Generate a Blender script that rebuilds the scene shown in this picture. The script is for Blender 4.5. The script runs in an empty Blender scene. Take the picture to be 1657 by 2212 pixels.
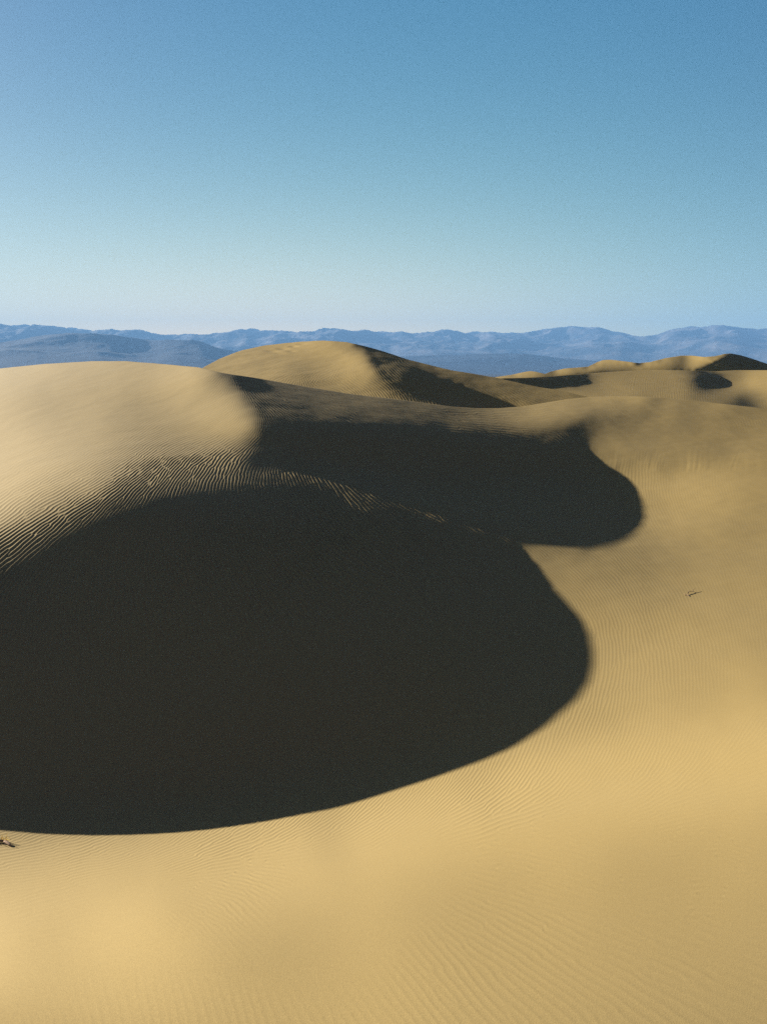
# Desert dunes in low side light, with a hazy mountain range behind.
import bpy, bmesh, math
import numpy as np
from mathutils import Vector, Matrix

scene = bpy.context.scene

# ----------------------------------------------------------------- camera
EYE = Vector((0.0, 0.0, 0.0))                 # the eye is the origin; sand lies about 1.7 m below
F, CX, CY = 1663.0, 828.5, 1106.0             # focal length and centre on a 1657 x 2212 frame
PITCH = math.atan((CY - 800.0) / F)           # the horizon sits at row 800
cam_data = bpy.data.cameras.new("camera")
cam_data.sensor_fit = 'VERTICAL'
cam_data.sensor_height = 24.0
cam_data.lens = 24.0 * F / 2212.0
cam_data.clip_start = 0.05
cam_data.clip_end = 60000.0
cam = bpy.data.objects.new("camera", cam_data)
scene.collection.objects.link(cam)
cam.location = EYE
cam.rotation_euler = (math.pi / 2 - PITCH, 0.0, 0.0)
scene.camera = cam

# ----------------------------------------------------------------- light
SUN_AZ = math.radians(-62.1)                  # left of the view direction (+Y)
SUN_EL = math.radians(15.05)
SUN_STRENGTH = 5.0
SKY_STRENGTH = 0.06
EXPOSURE = 2.26
scene.view_settings.view_transform = 'Standard'
scene.view_settings.look = 'None'
scene.view_settings.exposure = EXPOSURE
scene.view_settings.gamma = 1.0
scene.view_settings.use_curve_mapping = False

scene.cycles.use_denoising = False             # keep the fine sand grain
sun_dir = Vector((math.sin(SUN_AZ) * math.cos(SUN_EL), math.cos(SUN_AZ) * math.cos(SUN_EL), math.sin(SUN_EL)))
sun_data = bpy.data.lights.new("sun", 'SUN')
sun_data.energy = SUN_STRENGTH
sun_data.angle = math.radians(0.53)
sun_data.color = (1.0, 0.94, 0.84)
sun = bpy.data.objects.new("sun", sun_data)
scene.collection.objects.link(sun)
sun.rotation_euler = (-sun_dir).to_track_quat('-Z', 'Y').to_euler()

world = bpy.data.worlds.new("World")
scene.world = world
world.use_nodes = True
wn, wl = world.node_tree.nodes, world.node_tree.links
wn.clear()
sky = wn.new('ShaderNodeTexSky')
sky.sky_type = 'NISHITA'
sky.sun_disc = False
sky.sun_elevation = SUN_EL
sky.sun_rotation = SUN_AZ
sky.altitude = 0
sky.air_density = 1.0
sky.dust_density = 1.0
sky.ozone_density = 1.5
# sky colour by direction; unseen overhead and behind, dimmed and tinted to deepen shadows
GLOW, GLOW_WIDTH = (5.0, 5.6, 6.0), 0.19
HORIZON_GLOW = (7.0, 6.4, 2.0)
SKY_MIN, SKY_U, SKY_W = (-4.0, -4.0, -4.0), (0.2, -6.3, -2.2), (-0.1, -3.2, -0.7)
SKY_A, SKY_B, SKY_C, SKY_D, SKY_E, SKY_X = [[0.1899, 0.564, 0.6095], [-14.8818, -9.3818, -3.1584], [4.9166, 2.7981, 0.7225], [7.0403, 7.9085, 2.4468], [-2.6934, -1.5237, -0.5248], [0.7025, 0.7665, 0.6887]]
tc = wn.new('ShaderNodeTexCoord')
nrm = wn.new('ShaderNodeVectorMath'); nrm.operation = 'NORMALIZE'
wl.new(tc.outputs['Generated'], nrm.inputs[0])
sep = wn.new('ShaderNodeSeparateXYZ'); wl.new(nrm.outputs[0], sep.inputs[0])
def wmath(op, a, b=None):
    n = wn.new('ShaderNodeMath'); n.operation = op
    for k, x in enumerate((a, b)):
        if x is None: continue
        if isinstance(x, (int, float)): n.inputs[k].default_value = x
        else: wl.new(x, n.inputs[k])
    return n.outputs[0]
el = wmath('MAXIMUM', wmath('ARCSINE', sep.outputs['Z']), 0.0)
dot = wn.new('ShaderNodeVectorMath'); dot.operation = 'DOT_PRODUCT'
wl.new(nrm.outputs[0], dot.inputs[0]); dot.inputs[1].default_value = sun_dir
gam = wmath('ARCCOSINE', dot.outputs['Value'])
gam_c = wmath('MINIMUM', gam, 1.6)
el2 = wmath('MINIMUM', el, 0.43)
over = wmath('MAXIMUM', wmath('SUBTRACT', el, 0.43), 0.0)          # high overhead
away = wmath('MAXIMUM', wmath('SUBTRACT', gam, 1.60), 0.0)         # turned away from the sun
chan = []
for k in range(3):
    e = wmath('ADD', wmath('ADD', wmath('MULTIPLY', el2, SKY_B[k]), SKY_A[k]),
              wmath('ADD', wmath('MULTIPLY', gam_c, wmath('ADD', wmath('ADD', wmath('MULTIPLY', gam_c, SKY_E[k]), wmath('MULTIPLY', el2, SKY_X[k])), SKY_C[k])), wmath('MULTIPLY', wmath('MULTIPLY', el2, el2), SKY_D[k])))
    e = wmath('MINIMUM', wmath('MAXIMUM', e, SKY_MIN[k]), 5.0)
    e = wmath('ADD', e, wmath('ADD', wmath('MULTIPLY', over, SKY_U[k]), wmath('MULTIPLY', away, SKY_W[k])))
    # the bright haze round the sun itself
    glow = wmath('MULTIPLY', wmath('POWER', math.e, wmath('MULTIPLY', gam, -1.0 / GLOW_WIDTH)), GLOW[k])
    # whitish glow added along the horizon on the sun's side
    horizon_glow = wmath('MULTIPLY', wmath('POWER', math.e, wmath('ADD', wmath('MULTIPLY', gam, -2.2), wmath('MULTIPLY', el, -8.5))), HORIZON_GLOW[k])
    chan.append(wmath('ADD', wmath('ADD', wmath('POWER', math.e, e), glow), horizon_glow))
comb = wn.new('ShaderNodeCombineXYZ')
for k in range(3): wl.new(chan[k], comb.inputs[k])
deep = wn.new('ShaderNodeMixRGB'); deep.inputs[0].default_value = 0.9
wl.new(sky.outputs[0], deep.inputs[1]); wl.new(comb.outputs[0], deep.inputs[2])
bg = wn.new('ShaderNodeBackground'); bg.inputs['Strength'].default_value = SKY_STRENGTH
wout = wn.new('ShaderNodeOutputWorld')
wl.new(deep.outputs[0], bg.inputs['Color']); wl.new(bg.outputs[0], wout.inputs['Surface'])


# ----------------------------------------------------------------- helpers
def link(o, kind=None, label=None, category=None, group=None, parent=None):
    scene.collection.objects.link(o)
    if kind: o['kind'] = kind
    if label: o['label'] = label
    if category: o['category'] = category
    if group: o['group'] = group
    if parent: o.parent = parent
    return o

def grid_mesh(name, P, mat, smooth=True, **kw):
    """P: rows x cols x 3 vertex positions -> one quad-grid mesh object"""
    nr, nc = P.shape[:2]
    me = bpy.data.meshes.new(name)
    idx = np.arange(nr * nc, dtype=np.int32).reshape(nr, nc)
    q = np.stack([idx[:-1, :-1], idx[:-1, 1:], idx[1:, 1:], idx[1:, :-1]], -1).reshape(-1, 4)
    me.vertices.add(nr * nc)
    me.vertices.foreach_set('co', np.ascontiguousarray(P, dtype=np.float32).ravel())
    me.loops.add(q.size)
    me.loops.foreach_set('vertex_index', q.ravel())
    me.polygons.add(len(q))
    me.polygons.foreach_set('loop_start', np.arange(0, q.size, 4, dtype=np.int32))
    me.polygons.foreach_set('loop_total', np.full(len(q), 4, dtype=np.int32))
    me.update(calc_edges=True)
    if smooth:
        me.polygons.foreach_set('use_smooth', np.ones(len(q), dtype=bool))
    me.materials.append(mat)
    o = bpy.data.objects.new(name, me)
    return link(o, **kw)

rng = np.random.default_rng(7)
_perm = np.random.default_rng(3).integers(0, 2**31, 4096)
def vnoise(x, y, seed=0):
    """smooth gradient noise, about -1..1"""
    xi, yi = np.floor(x).astype(np.int64), np.floor(y).astype(np.int64)
    fx, fy = x - xi, y - yi
    def g(i, j, dx, dy):
        h = _perm[(i * 73 + j * 1471 + seed * 911) & 4095]
        a = (h & 1023) * (2 * np.pi / 1024)
        return np.cos(a) * dx + np.sin(a) * dy
    u, v = fx**3 * (fx * (fx * 6 - 15) + 10), fy**3 * (fy * (fy * 6 - 15) + 10)
    a, b = g(xi, yi, fx, fy), g(xi + 1, yi, fx - 1, fy)
    c, d = g(xi, yi + 1, fx, fy - 1), g(xi + 1, yi + 1, fx - 1, fy - 1)
    return 1.5 * ((a + (b - a) * u) + ((c + (d - c) * u) - (a + (b - a) * u)) * v)
def fbm(x, y, octs=5, seed=0, gain=0.5):
    s, a = 0, 1.0
    for k in range(octs):
        s = s + a * vnoise(x * 2**k + 17.3 * k, y * 2**k - 9.1 * k, seed + k); a *= gain
    return s
def ridged(x, y, octs=6, seed=0):
    s, a, w = 0, 0.5, 1.0
    for k in range(octs):
        n = (1 - np.abs(vnoise(x * 2**k + 5.7 * k, y * 2**k + 3.3 * k, seed + k)))**2
        s = s + a * n * w; w = np.clip(n * 1.6, 0, 1); a *= 0.5
    return s

# ----------------------------------------------------------------- materials
def new_mat(name):
    m = bpy.data.materials.new(name); m.use_nodes = True
    nt = m.node_tree
    b = nt.nodes['Principled BSDF']
    b.inputs['Specular IOR Level'].default_value = 0.1
    b.inputs['Roughness'].default_value = 0.95
    return m, nt, b

def sand_material(name, c_lo, c_hi, pale=0.62, drift=0.02, grain=0.22, grain_dist=0.0012, scale=240.0):
    m, nt, b = new_mat(name)
    N, Lk = nt.nodes, nt.links
    geo = N.new('ShaderNodeNewGeometry')
    big = N.new('ShaderNodeTexNoise'); big.inputs['Scale'].default_value = 0.5; big.inputs['Detail'].default_value = 5
    fine = N.new('ShaderNodeTexNoise'); fine.inputs['Scale'].default_value = scale; fine.inputs['Detail'].default_value = 3
    Lk.new(geo.outputs['Position'], big.inputs['Vector']); Lk.new(geo.outputs['Position'], fine.inputs['Vector'])
    mix = N.new('ShaderNodeMixRGB'); mix.inputs[1].default_value = (*c_lo, 1); mix.inputs[2].default_value = (*c_hi, 1)
    # added tint, paler to the left, more golden to the right, with slow noise
    sx = N.new('ShaderNodeSeparateXYZ'); Lk.new(geo.outputs['Position'], sx.inputs[0])
    ma = N.new('ShaderNodeMath'); ma.operation = 'MULTIPLY_ADD'; ma.inputs[1].default_value = -drift; ma.inputs[2].default_value = pale - 0.15
    Lk.new(sx.outputs['X'], ma.inputs[0])
    mb = N.new('ShaderNodeMath'); mb.operation = 'MULTIPLY_ADD'; mb.inputs[1].default_value = 0.3; mb.use_clamp = True
    Lk.new(big.outputs['Fac'], mb.inputs[0]); Lk.new(ma.outputs[0], mb.inputs[2])
    Lk.new(mb.outputs[0], mix.inputs[0])
    ramp = N.new('ShaderNodeMapRange'); ramp.inputs['From Min'].default_value = 0.25; ramp.inputs['From Max'].default_value = 0.75
    ramp.inputs['To Min'].default_value = 1 - grain; ramp.inputs['To Max'].default_value = 1 + grain
    Lk.new(fine.outputs['Fac'], ramp.inputs['Value'])
    mul = N.new('ShaderNodeVectorMath'); mul.operation = 'SCALE'
    Lk.new(mix.outputs[0], mul.inputs[0]); Lk.new(ramp.outputs[0], mul.inputs['Scale'])
    Lk.new(mul.outputs[0], b.inputs['Base Color'])
    bump = N.new('ShaderNodeBump'); bump.inputs['Strength'].default_value = 0.5; bump.inputs['Distance'].default_value = grain_dist
    Lk.new(fine.outputs['Fac'], bump.inputs['Height']); Lk.new(bump.outputs[0], b.inputs['Normal'])
    return m

SAND = sand_material('sand', (.233, .159, .048), (.234, .174, .078))
SAND_FAR = sand_material('sand_far', (.233, .159, .048), (.234, .174, .078), 0.3, 0.0, 0.12, 0.01, 14.0)

# ----------------------------------------------------------------- dune surfaces
# Each dune sheet is a smooth cubic-spline surface over directions from the eye: a table of control
# values gives the log of inverse distance, so every table is a real landform in metres.
DOM, TAB, SIL = {}, {}, {}
DOM['A'] = (-960, 2060, 735, 2680, 26, 0.056, 640)
SIL['A'] = [(-960.0, 862.0), (-600.0, 838.0), (-300.0, 818.0), (0.0, 796.0), (100.0, 786.0), (200.0, 780.0), (270.0, 780.0), (350.0, 786.0), (430.0, 793.5), (480.0, 805.0), (575.0, 820.0), (650.0, 833.5), (750.0, 850.0), (828.0, 859.0), (903.0, 868.5), (978.0, 878.5), (1028.0, 882.0), (1078.0, 882.0), (1128.0, 878.0), (1178.0, 870.0), (1228.0, 862.0), (1278.0, 857.5), (1328.0, 856.0), (1378.0, 856.5), (1428.0, 859.0), (1528.0, 868.5), (1657.0, 883.5), (1800.0, 903.0), (2060.0, 945.0)]
TAB['A'] = '''
-170344 0 0 0 0 0 0 0 0 0 0 0 0 0 0 0 0 0 0 0 0 0 0 0 0 0 0 0 0 0 0 0 0 0 0 0 0 28766 25106 10971 6819 5038 3832 2925 2294 1888 1592 1351 1065 910 779 725 754 785 773 603 271 -472 -681 -888 -762 -747 -770 -771 -765 -753 -732 -704 -670 -637 -600 -557 -515 -477 -436 -396 -360 -329 -300 -273 -244 -229 -174 -122 -85 -61 -41 -30 -24 -25 -29 -42 -62 -89 -124 -170 -226 -281 -346 -412 -479 -540 -604 -665 -723 -783 -794 -390 -107 16 97 156 197 236 276 283 326 215 817 -6261
-170344 0 0 0 0 0 0 0 0 0 0 0 0 0 0 0 0 0 0 0 0 0 0 0 0 0 0 0 0 0 0 0 0 0 0 0 26994 23554 12337 7540 5231 4111 3238 2509 1996 1669 1431 1223 958 830 721 684 729 769 752 583 227 -473 -685 -883 -755 -729 -750 -748 -739 -727 -706 -680 -649 -618 -584 -546 -506 -471 -432 -395 -359 -330 -300 -272 -244 -225 -174 -121 -81 -54 -32 -15 -8 -7 -11 -22 -43 -68 -103 -147 -201 -253 -313 -374 -434 -489 -546 -599 -650 -696 -720 -359 -98 18 94 150 185 222 251 261 292 211 667 -2535
-170344 0 0 0 0 0 0 0 0 0 0 0 0 0 0 0 0 0 0 0 0 0 0 0 0 0 0 0 0 0 0 0 0 0 17236 16663 15603 11703 8154 5647 4145 3413 2757 2157 1735 1472 1283 1106 858 755 666 644 705 754 732 565 185 -476 -687 -881 -746 -713 -731 -724 -715 -702 -681 -657 -628 -601 -569 -535 -497 -465 -429 -393 -359 -330 -300 -273 -243 -222 -174 -119 -78 -48 -21 -3 7 10 7 -3 -25 -49 -84 -126 -178 -227 -282 -339 -394 -442 -493 -540 -584 -618 -656 -331 -91 20 92 143 175 209 231 241 263 205 545 -1108
-170344 0 0 0 0 0 0 0 0 0 0 0 0 0 0 0 0 0 0 0 0 0 0 0 0 0 0 0 0 0 0 0 0 10266 29405 11123 9628 7937 6118 4403 3374 2865 2369 1856 1506 1297 1150 1001 763 685 615 604 684 740 715 551 148 -483 -690 -879 -737 -697 -711 -703 -691 -677 -658 -635 -608 -584 -555 -523 -490 -459 -426 -391 -359 -330 -301 -272 -243 -221 -172 -119 -75 -41 -12 9 22 26 24 14 -7 -32 -66 -107 -157 -203 -255 -306 -357 -400 -446 -487 -524 -552 -596 -307 -84 22 88 137 166 195 213 222 239 195 461 -1020
-170344 0 0 0 0 0 0 0 0 0 0 0 0 0 0 0 0 0 0 0 0 0 0 0 0 0 0 0 0 0 0 0 0 34743 16380 9407 7172 6151 4848 3545 2786 2432 2051 1597 1307 1139 1031 908 675 622 567 565 664 728 702 541 119 -494 -694 -878 -728 -681 -693 -680 -668 -653 -635 -613 -590 -567 -542 -513 -482 -454 -423 -390 -358 -330 -301 -273 -242 -220 -172 -118 -72 -35 -3 21 36 41 40 29 10 -16 -49 -90 -138 -181 -231 -277 -324 -362 -403 -440 -471 -494 -542 -284 -78 22 85 130 155 183 196 205 219 186 393 -705
-170344 0 0 0 0 0 0 0 0 0 0 0 0 0 0 0 0 0 0 0 0 0 0 0 0 0 0 0 0 0 0 0 16444 31154 12133 7696 5872 5013 4005 2896 2328 2080 1791 1373 1132 999 923 828 592 566 523 527 645 718 693 535 97 -508 -697 -879 -718 -664 -674 -658 -645 -630 -613 -593 -571 -551 -529 -503 -475 -449 -420 -389 -358 -330 -302 -272 -242 -220 -173 -116 -69 -30 5 33 49 56 55 44 24 -1 -35 -74 -121 -163 -209 -251 -294 -328 -364 -397 -424 -444 -494 -263 -72 21 82 121 147 169 182 189 201 177 339 -548
-170344 0 0 0 0 0 0 0 0 0 0 0 0 0 0 0 0 0 0 0 0 0 0 0 0 0 0 0 0 0 0 21314 17304 18288 9657 6348 4954 4220 3392 2385 1961 1788 1577 1176 980 873 825 760 514 519 484 487 631 707 685 535 84 -526 -697 -880 -708 -646 -654 -637 -622 -608 -590 -573 -553 -536 -517 -493 -469 -444 -417 -389 -357 -331 -302 -273 -242 -219 -173 -116 -66 -25 13 43 62 69 69 58 38 12 -22 -62 -107 -146 -189 -228 -267 -297 -330 -358 -382 -400 -450 -244 -68 21 76 114 137 157 169 175 186 167 296 -394
-170344 0 0 0 0 0 0 0 0 0 0 0 0 0 0 0 0 0 0 0 0 0 0 0 0 0 0 0 0 0 19589 17823 14232 12587 8026 5243 4248 3608 2930 1959 1666 1539 1401 1002 849 761 731 699 447 481 450 447 617 696 677 537 83 -545 -693 -880 -696 -628 -634 -615 -600 -584 -570 -552 -537 -521 -504 -485 -462 -440 -415 -388 -358 -331 -302 -273 -242 -220 -173 -115 -64 -21 21 53 73 83 81 71 49 23 -11 -52 -94 -133 -172 -207 -242 -269 -298 -324 -345 -360 -412 -227 -64 20 72 106 127 146 157 162 172 159 260 -294
-170344 0 0 0 0 0 0 0 0 0 0 0 0 0 0 0 0 0 0 0 0 0 0 0 0 0 0 0 0 21552 15695 12721 10753 9670 6703 4379 3659 3111 2561 1600 1427 1320 1251 850 739 662 638 635 406 446 422 408 604 678 671 535 99 -567 -678 -878 -682 -608 -614 -592 -578 -562 -548 -534 -519 -507 -493 -476 -456 -437 -413 -388 -358 -332 -303 -272 -242 -219 -173 -115 -63 -17 27 62 85 94 93 82 59 32 -4 -43 -86 -120 -157 -189 -219 -244 -269 -293 -312 -325 -375 -211 -61 17 67 99 118 135 146 152 159 151 231 -208
-170344 0 0 0 0 0 0 0 0 0 0 0 0 0 0 0 0 0 0 0 0 0 0 0 0 0 0 8327 17450 13570 10802 9168 8615 7674 5721 3642 3181 2668 2264 1282 1244 1121 1113 729 646 578 550 526 435 390 413 372 587 650 660 525 129 -583 -646 -875 -664 -587 -592 -570 -554 -541 -528 -514 -503 -494 -482 -467 -450 -433 -413 -388 -359 -333 -303 -272 -241 -218 -173 -114 -61 -14 31 70 94 104 105 91 66 39 1 -39 -79 -111 -143 -172 -198 -219 -244 -264 -282 -293 -343 -197 -58 15 62 91 111 125 136 141 149 142 208 -150
-170344 0 0 0 0 0 0 0 0 0 0 0 0 0 0 0 0 0 0 0 0 0 0 0 0 9166 10690 13026 9991 9039 7819 7188 6942 6256 4944 3025 2787 2268 1957 1073 1072 976 911 676 560 511 471 456 420 365 382 379 544 608 648 482 203 -604 -582 -872 -638 -567 -568 -547 -533 -519 -508 -496 -488 -479 -471 -459 -445 -430 -412 -389 -361 -334 -304 -272 -239 -216 -170 -113 -59 -13 34 75 101 114 113 99 72 41 2 -37 -74 -103 -131 -155 -178 -198 -219 -238 -255 -265 -313 -182 -56 12 58 84 103 117 127 132 139 134 188 -100
-170344 0 0 0 0 0 0 0 0 0 0 0 0 0 0 0 0 0 0 0 0 0 2811 12201 6587 10061 8004 8036 7079 6580 6115 5754 5708 5099 4357 2541 2440 1932 1547 1022 893 853 720 613 490 454 405 406 396 337 357 378 518 558 613 430 175 -460 -542 -844 -609 -545 -544 -527 -510 -499 -487 -479 -473 -466 -460 -451 -439 -429 -412 -391 -363 -335 -304 -272 -237 -213 -165 -109 -57 -13 35 75 107 120 121 105 74 39 0 -39 -72 -96 -119 -139 -159 -176 -197 -215 -229 -239 -283 -169 -55 11 53 78 96 109 119 123 130 128 170 -65
-170344 0 0 0 0 0 0 0 0 0 0 0 0 0 0 0 0 3103 -1946 7617 5873 6983 6121 7159 3697 8032 5895 5846 5371 5163 4952 4726 4730 4203 3685 2312 2078 1641 1252 924 769 723 580 530 434 407 355 364 365 310 327 359 480 515 540 384 105 -141 -597 -734 -607 -506 -529 -505 -490 -478 -469 -463 -458 -453 -448 -442 -436 -427 -413 -392 -366 -337 -306 -270 -234 -208 -158 -101 -55 -13 31 72 106 125 128 109 72 33 -9 -44 -70 -88 -107 -123 -140 -157 -176 -193 -206 -214 -255 -155 -52 8 49 73 89 102 112 115 122 121 156 -35
-167169 -3175 3033 -2597 1138 -164 309 121 1651 -1226 2167 -536 877 822 1460 654 5554 6792 4610 5450 4497 4730 4247 5017 2569 6115 4686 4576 4362 4245 4144 3972 3959 3492 3011 2060 1780 1374 1044 821 659 614 463 456 384 372 315 330 335 276 295 325 435 456 457 338 134 -22 -423 -669 -557 -498 -510 -486 -472 -457 -453 -449 -443 -439 -435 -435 -432 -426 -415 -394 -368 -341 -307 -270 -230 -200 -148 -88 -48 -13 21 63 98 125 135 108 64 24 -26 -51 -68 -79 -93 -107 -122 -138 -157 -173 -183 -189 -227 -142 -49 7 45 68 83 96 105 108 115 115 143 -13
-154690 -15654 15795 -8672 3735 -12 540 -20 176 -87 1107 1074 2004 2472 2421 6954 4977 4915 3690 3739 3543 3406 3504 3324 3121 3936 3814 3693 3638 3571 3518 3370 3338 2902 2488 1796 1516 1162 895 716 571 524 376 388 345 349 280 306 302 245 251 285 378 397 395 304 177 64 -220 -567 -503 -500 -475 -493 -443 -438 -441 -437 -428 -420 -424 -427 -430 -427 -415 -397 -371 -344 -310 -270 -224 -192 -132 -70 -32 -15 9 37 87 120 133 110 53 -5 -41 -61 -62 -69 -78 -88 -105 -122 -141 -152 -159 -164 -199 -128 -45 6 41 64 78 90 98 103 108 110 132 7
-145520 -19938 19852 -8563 3819 -1638 -432 863 925 2683 1925 2731 2572 2215 105 8515 2790 4955 3021 3435 3021 2953 3001 2771 2997 3073 3126 3081 3081 3043 3009 2871 2817 2412 2062 1533 1286 980 781 615 500 453 304 339 315 321 269 282 264 216 201 252 321 343 345 292 224 146 -41 -460 -441 -465 -459 -474 -437 -440 -427 -427 -409 -408 -401 -426 -429 -425 -415 -397 -376 -349 -314 -269 -219 -181 -114 -43 -13 0 -21 16 57 99 127 102 27 -21 -80 -52 -60 -57 -55 -69 -91 -111 -126 -130 -133 -135 -173 -114 -39 6 39 59 74 84 93 97 103 105 122 21
-140983 -29361 29228 -14430 5905 550 3163 2498 3121 2530 3022 2957 2850 3158 3580 3346 2897 3397 2608 2734 2535 2495 2519 2414 2549 2565 2605 2605 2617 2595 2568 2432 2367 1998 1716 1298 1087 845 681 552 446 393 278 297 292 298 272 258 231 181 169 208 271 300 315 288 260 220 111 -324 -418 -426 -451 -451 -469 -387 -413 -398 -414 -364 -404 -423 -428 -424 -406 -401 -380 -358 -318 -267 -212 -168 -90 -17 23 4 -1 -106 100 80 -10 172 9 -151 -15 -62 -64 -42 -29 -45 -85 -105 -110 -104 -102 -103 -150 -97 -32 8 36 55 70 79 89 91 98 101 113 40
-144454 -4233 4916 -3186 3240 2781 3148 2711 3391 2928 3350 3084 3080 3277 2793 3087 2462 2798 2268 2307 2176 2149 2161 2097 2177 2190 2208 2224 2230 2212 2180 2051 1972 1652 1418 1093 921 735 606 505 416 354 273 270 274 284 272 241 198 151 141 175 228 266 288 288 288 272 184 -161 -389 -390 -409 -439 -443 -392 -390 -386 -390 -381 -373 -415 -431 -405 -410 -387 -397 -366 -321 -263 -198 -164 -73 37 26 41 -6 -53 -10 -15 -68 60 -48 -105 41 -89 -81 -22 43 -45 -96 -101 -86 -74 -66 -66 -132 -77 -22 10 34 50 66 77 84 88 94 96 105 52
-139585 -4163 4238 3315 3788 2448 3099 2667 3047 2657 2878 2726 2665 2695 2456 2517 2140 2326 1955 1957 1866 1845 1850 1807 1848 1871 1878 1893 1892 1869 1831 1707 1623 1355 1168 922 791 654 560 481 408 348 281 257 262 274 274 227 168 128 113 143 188 233 264 283 296 294 221 -7 -358 -329 -385 -405 -396 -393 -375 -378 -392 -373 -370 -393 -401 -404 -397 -403 -402 -372 -321 -262 -182 -126 -52 73 16 26 -18 -63 -101 -101 -83 -58 -64 -23 -25 -42 -67 -16 27 -54 -91 -72 -55 -41 -23 -17 -132 -44 -12 15 31 44 64 74 84 85 90 93 95 89
-126783 -5475 6729 789 3045 2373 2638 2322 2582 2309 2449 2316 2241 2272 2043 2141 1833 1965 1685 1669 1599 1583 1575 1551 1565 1592 1589 1598 1588 1557 1515 1399 1316 1108 964 794 700 606 541 479 425 361 313 241 267 260 277 212 144 106 82 111 143 194 229 266 285 287 240 95 -261 -317 -350 -360 -370 -368 -362 -381 -367 -367 -370 -382 -380 -389 -399 -397 -373 -353 -326 -254 -175 -98 -36 -21 21 -45 -65 -138 -140 -108 -131 -39 -113 -19 35 -77 -51 12 -24 -58 -24 -43 -23 -10 8 12 -113 0 -6 26 28 34 64 75 85 85 87 92 83 104
-116553 -2830 3903 1312 2488 1913 2180 1948 2131 1946 2035 1940 1879 1896 1740 1799 1574 1661 1448 1423 1368 1348 1342 1312 1324 1339 1331 1330 1312 1276 1228 1133 1056 915 812 710 643 586 542 495 458 386 333 269 270 260 258 200 122 84 48 73 91 141 175 224 248 275 235 174 -201 -259 -307 -329 -346 -343 -356 -367 -355 -363 -358 -361 -364 -356 -373 -413 -324 -333 -320 -268 -194 -151 -92 -56 -57 -93 -151 -180 -107 -92 -87 -93 -34 -18 -11 -42 -48 -4 -11 -41 -29 -7 -2 10 8 7 11 2 8 33 24 22 70 78 93 88 84 93 65 221
-107252 -1509 2625 1243 1886 1604 1758 1614 1744 1625 1685 1621 1574 1592 1473 1519 1344 1406 1237 1209 1162 1142 1134 1102 1109 1110 1097 1086 1064 1028 981 914 854 778 709 659 616 584 558 522 504 421 368 293 284 254 238 179 101 62 14 30 29 72 97 153 179 204 177 109 -33 -208 -308 -342 -326 -334 -358 -335 -346 -344 -332 -330 -308 -319 -348 -322 -326 -307 -324 -309 -282 -197 -164 -111 -125 -149 -172 -127 -93 -21 -59 -48 -29 -8 -2 -29 -35 -15 -1 -25 -17 -2 13 19 23 25 25 23 20 23 31 46 61 86 100 96 84 103 39 311
-99031 -797 1802 1114 1474 1309 1425 1329 1427 1350 1394 1352 1318 1335 1245 1280 1142 1187 1050 1020 981 958 950 915 917 901 889 869 848 819 781 749 709 688 645 634 607 595 584 549 558 461 405 317 297 248 216 155 77 38 -17 -13 -32 -6 18 52 101 72 133 -47 -37 -123 -316 -280 -330 -336 -325 -349 -326 -335 -314 -304 -277 -301 -267 -300 -266 -293 -319 -269 -308 -295 -211 -207 -134 -138 -160 -188 -10 9 3 -17 -7 -4 14 -13 -13 -8 -9 -8 0 13 20 23 27 26 29 26 28 27 33 51 63 78 94 99 127 113 -23 814
-91766 -355 1277 948 1150 1065 1146 1086 1162 1111 1146 1120 1095 1112 1042 1072 961 994 880 854 819 796 786 747 745 712 710 684 674 657 635 636 617 634 609 627 609 616 611 587 587 496 438 339 307 241 193 126 51 13 -44 -52 -87 -67 -66 -26 -11 7 -86 -107 -165 -111 -260 -281 -328 -318 -338 -343 -325 -352 -286 -303 -265 -276 -271 -292 -231 -267 -230 -294 -256 -304 -195 -196 -180 -197 -202 -112 -33 42 43 20 16 15 14 10 25 -4 -3 10 31 30 29 25 26 23 25 24 27 29 36 48 62 75 89 104 117 125 -24 756
-85253 -130 937 776 901 853 917 876 937 903 933 917 899 916 860 893 796 825 728 708 679 658 658 602 585 553 566 541 547 544 539 566 558 601 589 626 620 636 636 613 600 510 453 349 308 233 171 93 20 -16 -66 -86 -127 -116 -121 -106 -90 -104 -106 -247 -323 -169 -350 -296 -346 -317 -320 -353 -329 -320 -313 -289 -279 -262 -291 -257 -265 -222 -277 -238 -251 -223 -231 -203 -209 -202 -101 -157 34 15 49 46 51 37 33 39 50 27 10 44 64 53 42 32 27 22 23 22 25 29 36 47 59 72 83 95 106 116 -10 657
-79366 31 688 618 692 668 717 691 740 718 745 737 723 745 691 740 648 676 597 583 563 536 574 485 437 451 462 448 463 473 474 526 513 580 573 625 625 649 647 616 588 495 436 338 289 220 149 55 -11 -51 -84 -119 -155 -155 -157 -171 -172 -193 -210 -351 -383 -311 -399 -196 -529 -286 -341 -372 -355 -345 -261 -321 -267 -286 -267 -265 -245 -261 -236 -257 -232 -235 -220 -203 -232 -151 -149 -73 -93 111 41 62 81 82 37 71 94 73 55 90 83 75 56 44 33 28 24 25 27 31 38 46 57 67 77 88 99 106 -12 630
-73906 175 468 471 504 499 534 522 561 550 574 574 569 588 558 583 523 552 487 483 461 448 440 401 428 381 412 393 414 426 436 478 487 548 553 607 614 635 627 586 536 445 375 292 240 176 114 35 -44 -84 -114 -144 -171 -181 -191 -218 -228 -251 -250 -342 -271 -416 -298 -437 -281 -418 -384 -628 -382 -387 -394 -269 -273 -276 -286 -254 -269 -219 -275 -229 -231 -211 -231 -249 -206 -188 -98 -100 -25 -133 93 85 123 113 86 122 135 115 137 108 101 83 66 53 41 36 32 33 35 38 44 50 58 65 75 82 94 98 -12 584
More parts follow.
